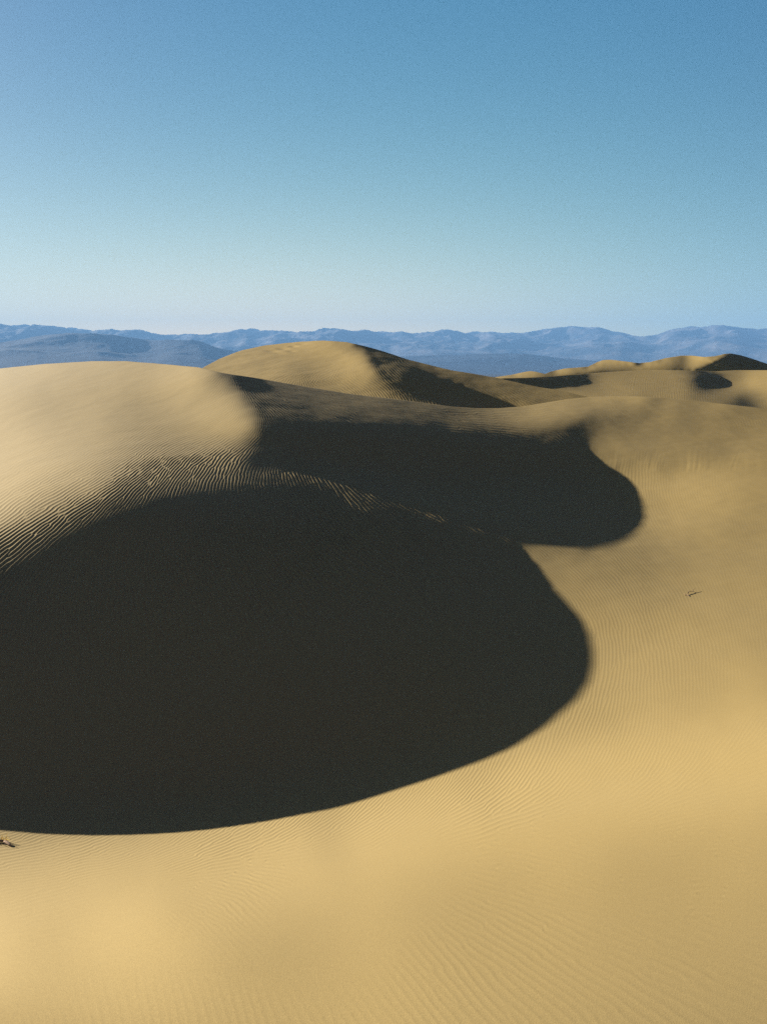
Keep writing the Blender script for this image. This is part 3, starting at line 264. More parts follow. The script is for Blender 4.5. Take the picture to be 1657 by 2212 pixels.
TAB['B'] = '''
-80738 19 18 22 28 36 46 60 74 92 108 124 140 151 159 164 168 170 172 173 178 185 197 203 212 207 193 179 174 170 156 135 99 63 35 -12 -117 -241 -336 -345 -327 -294 -263 -237 -216 -194 -170 -146 -123 -100 -78 -59 -46 -33 -25 -20 -16 -15 -15 -18 -20 -23 -27 -30 -34 -35 -38 -39 -40 -41 -40 -40 -39 -37 -35 -32 -30 -27 -23 -19 -16 -11 -8 -2 1 6 9 13 15 17 18 15 -71
-79980 16 19 22 28 37 46 57 72 88 104 119 132 142 149 151 153 155 154 155 158 166 174 184 192 193 174 167 166 165 156 136 106 64 55 12 -71 -230 -301 -315 -297 -265 -243 -223 -207 -189 -169 -147 -125 -103 -82 -64 -51 -39 -31 -25 -22 -20 -21 -22 -25 -28 -30 -34 -37 -38 -40 -42 -42 -42 -42 -41 -40 -38 -37 -34 -31 -28 -25 -21 -17 -14 -9 -5 0 3 7 11 13 16 16 14 61
-79221 17 19 24 28 37 45 56 69 85 99 114 125 134 138 139 139 139 138 135 140 145 155 161 175 175 159 153 158 160 155 140 109 72 64 52 -52 -190 -284 -281 -262 -241 -221 -210 -199 -186 -167 -148 -127 -106 -86 -69 -55 -45 -37 -30 -27 -26 -26 -27 -29 -32 -35 -37 -39 -42 -42 -44 -44 -44 -44 -42 -41 -40 -37 -35 -33 -30 -26 -23 -19 -15 -11 -7 -3 2 5 8 12 13 15 13 23
-78460 19 20 25 30 37 44 54 67 81 95 109 119 126 129 126 123 125 120 117 119 129 130 142 144 177 127 146 150 154 157 139 127 51 82 81 45 -232 -238 -245 -233 -207 -205 -196 -194 -182 -168 -148 -130 -109 -90 -73 -61 -50 -42 -36 -33 -31 -30 -32 -34 -35 -39 -40 -43 -44 -45 -46 -46 -46 -45 -44 -42 -41 -38 -37 -34 -30 -28 -25 -21 -17 -13 -9 -4 -1 3 6 10 12 13 12 29
-77698 21 23 27 31 37 44 53 64 78 91 105 113 120 119 113 106 109 108 91 105 107 112 116 121 122 132 134 140 146 149 144 123 111 86 44 12 -97 -180 -213 -169 -210 -178 -192 -189 -182 -168 -151 -133 -112 -94 -78 -66 -56 -48 -41 -38 -36 -36 -36 -38 -40 -42 -44 -46 -47 -47 -48 -48 -47 -46 -45 -44 -42 -39 -38 -35 -32 -30 -26 -22 -19 -15 -11 -7 -2 1 4 8 10 11 11 19
-76936 25 26 29 34 39 44 52 61 75 89 99 109 110 115 97 91 88 83 86 86 90 91 92 94 98 107 113 120 127 132 129 123 111 98 78 50 18 -19 -208 -215 -165 -171 -188 -193 -180 -170 -154 -137 -117 -99 -83 -71 -63 -54 -48 -43 -41 -40 -41 -43 -44 -46 -47 -49 -49 -50 -50 -49 -48 -48 -46 -44 -43 -40 -39 -36 -33 -31 -28 -24 -20 -17 -13 -9 -5 -1 3 5 8 10 8 18
-76173 28 31 33 38 41 47 49 61 71 87 98 101 103 96 92 84 77 74 73 73 73 72 69 69 69 76 82 92 100 107 111 111 115 118 128 116 94 70 -84 -210 -192 -185 -189 -189 -172 -177 -161 -142 -123 -102 -89 -81 -70 -61 -54 -49 -47 -45 -45 -47 -48 -50 -50 -52 -51 -52 -52 -50 -50 -48 -47 -44 -44 -41 -39 -37 -35 -32 -28 -26 -22 -19 -15 -11 -6 -4 0 4 6 7 7 12
-75410 34 35 39 42 47 49 53 56 77 84 94 96 96 91 86 79 74 70 68 66 62 59 52 46 41 43 50 61 73 82 90 98 111 128 145 147 149 103 17 -177 -148 -188 -165 -179 -180 -179 -165 -150 -135 -109 -99 -89 -82 -68 -63 -55 -51 -51 -50 -50 -53 -53 -54 -53 -54 -54 -52 -52 -50 -49 -46 -45 -44 -41 -40 -38 -35 -33 -30 -27 -23 -21 -16 -13 -9 -6 -2 2 3 6 4 9
-74645 40 41 44 49 53 59 53 66 81 79 85 89 90 87 83 77 73 70 66 63 57 51 41 32 21 16 24 36 47 58 70 80 100 125 143 154 149 118 57 -56 -217 -62 -161 -135 -176 -179 -179 -159 -151 -103 -119 -117 -87 -77 -66 -67 -60 -52 -54 -58 -55 -56 -56 -56 -55 -54 -54 -52 -50 -48 -47 -44 -43 -42 -39 -38 -36 -33 -31 -28 -25 -22 -18 -15 -11 -8 -4 -1 2 3 3 4
-73876 45 48 50 56 57 68 68 72 70 75 80 85 81 82 79 76 72 68 66 61 56 45 35 22 11 6 8 17 26 38 50 65 85 108 125 130 126 121 98 79 -78 -188 -62 -159 -115 -156 -176 -192 -156 -187 -127 -113 -99 -88 -98 -67 -54 -67 -60 -56 -65 -57 -56 -56 -57 -54 -54 -51 -50 -47 -45 -44 -42 -40 -39 -38 -36 -33 -32 -28 -26 -23 -20 -17 -12 -10 -6 -3 -1 1 1 1
-73105 55 53 57 62 70 67 68 66 69 71 73 75 78 76 74 71 68 65 61 56 51 41 29 17 6 1 0 4 10 20 32 48 66 83 94 97 91 92 86 36 37 -42 -104 -55 -83 -114 -151 -203 -290 -46 -184 -143 -133 -98 -66 -94 -86 -58 -62 -69 -60 -56 -56 -58 -54 -55 -50 -51 -48 -45 -43 -41 -41 -38 -38 -37 -35 -33 -31 -29 -26 -24 -21 -18 -14 -12 -8 -5 -3 -1 -1 -4
-72322 57 64 65 67 65 65 64 65 64 66 68 69 69 69 67 65 61 58 54 49 43 34 22 11 1 -5 -8 -7 -3 3 13 27 41 52 59 62 62 60 49 43 -2 5 -27 -58 -47 -92 -107 -130 -127 -167 -209 -65 -85 -156 -161 -64 -67 -95 -73 -50 -70 -54 -53 -51 -60 -45 -49 -49 -47 -38 -40 -39 -38 -37 -35 -34 -34 -32 -30 -28 -26 -24 -21 -19 -16 -13 -11 -7 -4 -3 -3 -6
-71525 62 66 66 63 64 61 62 60 62 61 62 62 62 61 59 57 53 50 46 40 33 24 15 4 -4 -11 -16 -16 -15 -10 -3 6 18 26 33 36 36 33 27 15 14 -17 -18 -35 -50 -56 -76 -99 -147 -117 -110 -152 -125 -117 -78 -67 -172 -13 -69 -78 -39 -59 -52 -49 -35 -52 -44 -41 -39 -38 -36 -35 -35 -30 -32 -32 -32 -30 -27 -26 -24 -24 -21 -19 -17 -14 -12 -9 -6 -4 -4 -16
-70711 62 64 62 63 60 59 59 58 57 56 57 56 55 54 51 49 46 42 37 31 24 17 7 -1 -9 -16 -21 -22 -23 -19 -15 -7 0 7 13 16 17 14 10 9 -4 -2 -17 -26 -44 -70 -66 -77 -89 -116 -141 -117 -144 -117 -121 -110 -55 -76 -106 -40 -54 -34 -32 -35 -52 -22 -35 -32 -32 -31 -29 -28 -28 -29 -27 -27 -26 -25 -23 -23 -23 -20 -19 -19 -17 -14 -13 -10 -8 -5 -5 -8
-69883 60 62 62 59 58 57 55 54 54 53 52 51 48 46 45 42 38 34 29 24 17 10 2 -6 -13 -18 -24 -26 -27 -25 -22 -17 -12 -6 -2 1 3 3 2 0 1 -6 -6 -12 -29 -45 -71 -78 -83 -84 -98 -127 -132 -143 -131 -126 -133 -124 -69 -79 -80 -14 -59 -47 10 -48 -16 -22 -18 -19 -18 -19 -19 -19 -20 -19 -19 -19 -18 -17 -17 -17 -16 -17 -14 -14 -14 -11 -6 -7 -4 -36
-69027 54 60 58 57 54 53 52 50 49 48 46 45 43 40 39 35 31 28 22 18 11 5 -2 -8 -14 -20 -24 -27 -27 -28 -25 -23 -18 -15 -11 -7 -5 -3 -2 0 -2 0 -4 -11 -21 -35 -45 -60 -69 -76 -69 -79 -118 -129 -155 -137 -166 -160 -154 -119 -103 -109 -58 -48 -50 -53 16 -5 -2 -5 -5 -5 -7 -7 -8 -8 -9 -9 -9 -9 -9 -10 -10 -9 -11 -10 -10 -9 -11 -4 -5 6
-68135 50 51 52 47 48 47 46 44 44 42 41 38 37 35 32 29 25 22 17 12 6 1 -4 -10 -15 -19 -23 -25 -26 -26 -27 -24 -22 -18 -15 -12 -8 -6 -3 -2 0 -1 -2 -6 -13 -22 -35 -41 -49 -55 -69 -84 -93 -119 -128 -150 -142 -149 -147 -148 -138 -109 -119 -98 -68 -38 -80 -34 -24 -11 -5 -2 0 2 1 0 0 -1 -1 -2 -2 -2 -3 -3 -4 -7 -6 -7 -6 -4 -3 -19
-67232 42 42 42 42 41 40 40 39 38 36 35 33 31 29 26 23 19 16 11 8 2 -2 -6 -11 -16 -19 -21 -24 -25 -26 -25 -25 -22 -20 -17 -13 -11 -7 -5 -3 -2 -1 -3 -7 -11 -18 -26 -34 -43 -53 -63 -76 -93 -107 -126 -131 -146 -149 -154 -148 -142 -139 -119 -105 -95 -87 -54 -53 -37 -24 -15 -7 -1 1 5 3 1 2 1 2 2 1 1 1 -1 -2 -3 -3 -2 -2 -2 -7
-66333 36 35 36 36 35 35 34 33 32 31 30 27 25 23 21 17 14 11 7 3 0 -5 -8 -12 -16 -19 -20 -23 -24 -25 -24 -24 -21 -20 -17 -15 -11 -9 -6 -5 -3 -3 -5 -6 -11 -17 -24 -31 -40 -50 -62 -75 -87 -103 -115 -129 -135 -144 -148 -148 -147 -136 -131 -119 -105 -88 -81 -61 -50 -36 -24 -15 -8 -3 1 2 2 2 3 3 4 3 3 3 1 1 1 0 0 1 0 6
-65438 31 31 31 30 31 30 29 28 27 25 24 22 20 18 15 13 9 7 3 0 -3 -7 -10 -13 -16 -19 -20 -22 -23 -24 -23 -23 -21 -19 -17 -15 -12 -9 -8 -6 -5 -4 -7 -8 -12 -17 -23 -31 -39 -50 -61 -72 -85 -98 -111 -120 -131 -138 -144 -144 -144 -140 -131 -122 -112 -100 -84 -72 -59 -46 -34 -24 -16 -10 -5 -2 0 2 2 4 4 4 4 3 4 3 2 2 2 2 2 2
-64548 27 28 27 27 26 26 24 24 22 21 19 17 15 13 11 8 6 2 0 -3 -6 -9 -11 -14 -17 -18 -21 -21 -23 -22 -23 -21 -21 -19 -17 -14 -13 -10 -9 -7 -6 -7 -7 -10 -13 -18 -24 -30 -40 -48 -60 -71 -82 -94 -106 -116 -125 -133 -139 -142 -141 -138 -133 -125 -116 -103 -93 -79 -67 -54 -43 -32 -24 -17 -10 -7 -3 -1 1 3 3 4 4 5 4 4 3 4 3 3 2 24
-63661 25 26 24 24 22 22 20 19 18 16 14 13 11 8 7 4 2 -1 -3 -6 -8 -11 -13 -15 -17 -19 -20 -22 -21 -22 -22 -21 -20 -19 -17 -15 -12 -11 -10 -8 -8 -7 -9 -11 -14 -19 -24 -32 -38 -48 -59 -68 -80 -90 -103 -111 -122 -128 -135 -138 -139 -138 -133 -126 -119 -110 -96 -86 -74 -62 -50 -40 -31 -23 -17 -11 -6 -4 -1 1 3 3 5 4 5 4 5 4 3 3 3 -63
-62791 46 18 23 19 20 17 16 15 13 12 10 8 6 4 3 0 -2 -5 -6 -8 -11 -13 -14 -16 -17 -20 -20 -20 -22 -21 -21 -21 -19 -18 -17 -15 -13 -12 -10 -10 -8 -10 -10 -12 -15 -19 -26 -30 -39 -47 -57 -69 -73 -91 -93 -114 -109 -128 -130 -135 -141 -129 -140 -126 -128 -100 -120 -82 -86 -67 -60 -47 -39 -29 -21 -15 -11 -5 -3 0 2 4 4 5 6 5 5 6 2 11 -23 2616'''
DOM['C'] = (1020, 1960, 780, 960, 11, 0.05, 640)
SIL['C'] = [(1020.0, 819.0), (1102.0, 817.0), (1135.0, 816.0), (1202.0, 812.0), (1270.0, 807.0), (1337.0, 802.0), (1403.0, 799.0), (1470.0, 800.0), (1538.0, 802.0), (1588.0, 800.0), (1657.0, 799.5), (1750.0, 803.0), (1960.0, 812.0)]
TAB['C'] = '''
-85895 -19 -20 -21 -25 -30 -41 -61 -91 -129 -163 -194 -220 -240 -259 -274 -289 -299 -308 -311 -310 -291 -253 -203 -146 -97 -71 -61 -60 -62 -64 -66 -69 -70 -71 -67 -53 -35 -32 -43 -62 -92 -132 -177 -226 -270 -261 -211 -121 -38 6 11 -1 -15 -15 -5 19 48 75 94 111 125 136 142 147 147 145 142 138 134 130 130 129 130 127 124 119 114 110 105 102 99 95 92 88 84 80 78 80
-85491 -22 -22 -24 -26 -28 -36 -51 -80 -116 -148 -178 -200 -219 -234 -250 -263 -274 -282 -288 -293 -280 -248 -202 -149 -96 -69 -59 -58 -56 -58 -60 -61 -62 -63 -60 -50 -25 -26 -34 -51 -76 -114 -155 -210 -262 -268 -228 -146 -60 -17 -6 -17 -26 -20 -3 26 57 84 102 116 127 136 141 142 141 138 134 129 125 122 120 121 121 120 116 111 108 103 100 98 94 93 89 86 83 79 76 77
-85078 -22 -25 -26 -28 -27 -29 -42 -68 -103 -134 -161 -182 -196 -210 -224 -240 -248 -256 -265 -275 -271 -243 -202 -152 -95 -65 -59 -54 -52 -52 -53 -54 -54 -55 -54 -43 -20 -17 -27 -40 -62 -93 -136 -190 -256 -278 -248 -164 -85 -34 -28 -32 -35 -26 -1 32 67 93 110 120 130 136 139 138 136 130 126 121 117 112 111 112 114 112 108 105 100 98 95 93 90 89 88 84 82 78 74 75
-84649 -29 -28 -31 -31 -26 -25 -28 -58 -92 -119 -147 -162 -175 -183 -200 -214 -224 -227 -238 -259 -260 -237 -202 -161 -90 -65 -56 -53 -45 -46 -47 -47 -46 -45 -46 -50 1 -16 -20 -32 -45 -76 -110 -171 -244 -286 -266 -196 -106 -62 -42 -50 -45 -28 -2 45 77 104 120 122 132 136 137 134 129 124 118 112 108 104 101 103 107 105 100 97 94 91 90 89 87 86 85 83 81 78 72 77
-84222 -27 -35 -39 -36 -32 -19 -18 -47 -81 -108 -127 -146 -145 -159 -169 -192 -195 -200 -208 -234 -252 -234 -195 -184 -88 -44 -78 -39 -41 -37 -40 -41 -38 -35 -31 -38 -5 -19 -16 -23 -36 -48 -99 -125 -228 -309 -289 -201 -165 -62 -92 -59 -41 -43 17 54 98 110 125 127 136 135 133 129 122 116 110 104 99 96 93 88 107 94 92 89 88 86 85 84 83 83 83 82 81 77 73 69
-83780 -48 -38 -50 -46 -37 -32 16 -48 -79 -83 -121 -117 -134 -111 -150 -156 -186 -153 -166 -215 -221 -208 -193 -232 -84 -90 -50 -35 -29 -29 -33 -34 -30 -27 -22 -13 -29 -15 -16 -17 -21 -40 -48 -137 -151 -228 -286 -293 -251 -198 -77 -63 -40 -7 25 95 105 119 124 136 134 132 126 121 114 108 100 96 92 88 87 83 90 84 83 82 82 80 81 80 79 81 80 80 81 81 66 81
-83388 -18 -58 -63 -55 -49 -49 -15 -59 -50 -63 -56 -90 -76 -109 -106 -123 -130 -163 -165 -137 -171 -228 -241 -178 -146 -71 -30 -21 -20 -22 -23 -26 -27 -25 -23 -20 -10 -18 -14 -15 -18 -26 -57 -76 -191 -239 -195 -398 -259 -279 -87 -31 -23 -15 59 101 135 121 131 126 128 123 117 112 105 98 93 87 85 82 81 80 75 76 76 76 76 76 76 76 78 76 77 78 78 81 63 80
-83004 -45 -71 -62 -64 -59 -56 -63 -25 -48 -23 -83 -14 -165 -62 -76 -90 -93 -197 -66 -106 -186 -179 -116 -168 -91 -56 -37 -18 -13 -12 -15 -19 -23 -26 -24 -21 -24 -17 -17 -15 -17 -27 -50 -108 -154 -229 -249 -299 -330 -148 -270 -73 -11 48 59 148 123 121 114 121 115 111 106 100 95 89 83 80 77 75 73 71 75 71 72 72 72 72 72 73 73 74 75 75 75 77 63 74
-82626 -56 -47 -57 -55 -58 -56 -52 -68 -46 -59 -62 -70 -67 -78 -83 -69 -74 -64 -73 -79 -77 -86 -89 -68 -91 -67 -39 -26 -17 -12 -11 -16 -23 -29 -32 -33 -27 -27 -21 -19 -19 -24 -43 -87 -152 -210 -243 -260 -189 -208 -148 -115 -41 -22 22 68 86 86 100 98 98 95 93 88 84 79 76 72 71 69 69 69 67 67 68 68 69 69 69 70 71 71 71 73 73 75 60 76
-82214 -34 -52 -46 -46 -46 -48 -48 -41 -54 -43 -42 -42 -43 -44 -42 -45 -36 -34 -37 -40 -46 -46 -53 -68 -48 -49 -47 -29 -20 -14 -14 -19 -28 -36 -43 -45 -42 -35 -29 -23 -21 -25 -34 -72 -116 -154 -166 -156 -170 -129 -123 -109 -96 -113 -92 -45 -5 38 59 75 78 79 79 76 74 71 68 66 65 64 64 63 65 64 64 65 65 66 66 68 67 69 69 70 71 72 62 69
-81746 -35 -36 -39 -36 -36 -35 -32 -36 -28 -32 -30 -27 -23 -18 -13 -6 -3 2 0 -6 -8 -12 -18 -24 -37 -37 -35 -29 -21 -18 -19 -24 -34 -44 -53 -61 -55 -47 -37 -29 -27 -27 -40 -61 -88 -103 -104 -119 -110 -117 -111 -124 -143 -190 -153 -122 -67 -13 23 41 54 59 63 62 63 62 60 60 59 60 59 61 57 60 60 61 62 63 63 65 65 66 67 68 69 70 61 71
-81240 -22 -29 -25 -25 -23 -22 -20 -16 -17 -11 -9 -5 -1 5 11 18 26 29 30 29 24 18 11 -1 -6 -16 -20 -21 -19 -21 -24 -31 -41 -52 -62 -69 -65 -55 -47 -39 -36 -37 -44 -59 -77 -79 -79 -88 -104 -110 -128 -147 -175 -192 -193 -152 -108 -55 -21 9 25 36 43 47 48 50 51 51 52 52 53 54 55 56 57 58 59 60 60 62 63 65 65 66 67 68 63 64
-80672 -16 -16 -15 -11 -10 -7 -4 -1 3 6 11 15 22 29 35 42 49 51 52 50 47 41 32 24 12 4 -4 -8 -13 -18 -24 -33 -44 -54 -66 -70 -68 -63 -56 -50 -47 -48 -54 -61 -70 -79 -83 -91 -101 -121 -137 -161 -182 -197 -188 -173 -129 -90 -51 -30 -5 9 20 28 33 36 40 41 44 44 47 48 50 51 52 54 56 56 59 59 61 62 64 64 66 68 60 64
-80043 -4 -5 -1 1 4 8 11 15 19 25 29 35 42 48 54 60 65 68 69 67 62 56 48 37 30 19 10 2 -5 -12 -21 -29 -39 -49 -55 -65 -72 -67 -64 -60 -57 -58 -62 -69 -75 -80 -89 -100 -116 -131 -152 -170 -193 -178 -196 -181 -150 -114 -82 -51 -30 -13 0 10 17 24 27 31 34 37 39 41 44 45 48 49 51 52 55 55 58 59 60 62 63 65 52 68
-79340 5 6 7 12 15 19 24 29 35 40 46 53 60 66 72 76 79 79 78 74 70 64 56 49 38 29 21 12 2 -5 -14 -23 -30 -39 -42 -55 -70 -67 -64 -61 -60 -62 -65 -71 -80 -91 -101 -113 -127 -143 -157 -174 -182 -192 -185 -178 -158 -129 -103 -77 -55 -36 -22 -10 -1 7 13 18 22 27 29 33 35 38 41 43 44 47 49 50 52 54 54 56 56 52 54 47
-78580 13 13 15 20 24 29 36 41 48 55 62 68 76 82 86 90 90 88 83 79 73 68 61 54 45 37 28 19 11 2 -7 -14 -23 -31 -39 -47 -54 -57 -58 -58 -58 -60 -64 -73 -85 -99 -111 -125 -138 -151 -163 -173 -184 -184 -185 -176 -161 -140 -120 -97 -76 -58 -44 -30 -20 -10 -3 4 9 14 19 22 26 30 32 35 38 40 42 43 46 47 48 49 48 49 46 50
-77777 18 19 21 26 32 38 46 52 60 68 75 82 90 96 100 103 99 94 87 80 75 70 64 57 50 42 35 25 18 9 1 -8 -15 -23 -30 -37 -44 -48 -49 -51 -52 -55 -60 -71 -88 -106 -121 -135 -146 -157 -166 -176 -180 -184 -182 -175 -165 -148 -132 -114 -95 -78 -63 -50 -38 -28 -19 -12 -4 1 7 11 16 20 24 26 30 32 35 36 39 41 41 42 43 43 43 39
-76940 21 22 26 32 39 45 54 62 71 79 87 95 102 107 112 112 112 99 86 82 76 72 66 60 53 47 39 32 23 16 8 0 -8 -15 -22 -28 -34 -38 -41 -43 -46 -49 -55 -63 -86 -117 -128 -141 -151 -161 -169 -175 -181 -182 -182 -176 -169 -155 -143 -127 -111 -95 -81 -68 -56 -44 -36 -27 -18 -12 -6 0 5 10 14 17 22 24 27 30 32 34 35 37 38 39 38 43
-76084 23 23 29 37 45 53 62 71 81 89 97 106 112 118 120 121 113 106 93 85 79 74 68 63 57 51 44 36 29 22 14 7 0 -8 -13 -20 -26 -29 -34 -36 -40 -45 -52 -66 -89 -109 -130 -143 -154 -163 -170 -176 -181 -183 -182 -178 -173 -162 -152 -139 -125 -110 -98 -85 -72 -61 -51 -41 -33 -25 -18 -12 -6 0 5 8 13 17 20 22 26 28 30 32 34 34 38 22
-75213 8 29 32 42 50 60 70 81 90 99 108 116 123 128 131 126 129 106 92 89 80 76 71 66 60 54 48 42 34 28 21 13 6 1 -7 -12 -16 -23 -25 -30 -35 -39 -51 -58 -82 -126 -129 -148 -157 -165 -172 -176 -182 -180 -184 -180 -176 -169 -161 -150 -139 -125 -114 -100 -89 -75 -67 -55 -46 -37 -31 -22 -16 -9 -5 0 5 10 12 16 19 23 23 29 25 41 10 252'''
DOM['D'] = (1020, 1960, 745, 880, 8, 0.05, 660)
SIL['D'] = [(1020.0, 822.0), (1102.0, 810.0), (1135.5, 803.0), (1145.5, 801.6), (1157.0, 803.0), (1177.0, 807.7), (1192.0, 802.0), (1219.0, 796.0), (1270.0, 792.0), (1290.0, 782.0), (1303.0, 777.5), (1320.0, 777.0), (1353.0, 781.0), (1380.0, 784.5), (1404.0, 782.0), (1437.0, 773.5), (1471.0, 768.0), (1494.0, 768.0), (1521.0, 771.0), (1544.0, 769.5), (1564.0, 764.5), (1578.0, 763.5), (1598.0, 767.0), (1625.0, 775.0), (1657.0, 786.0), (1720.0, 800.0), (1960.0, 812.0)]
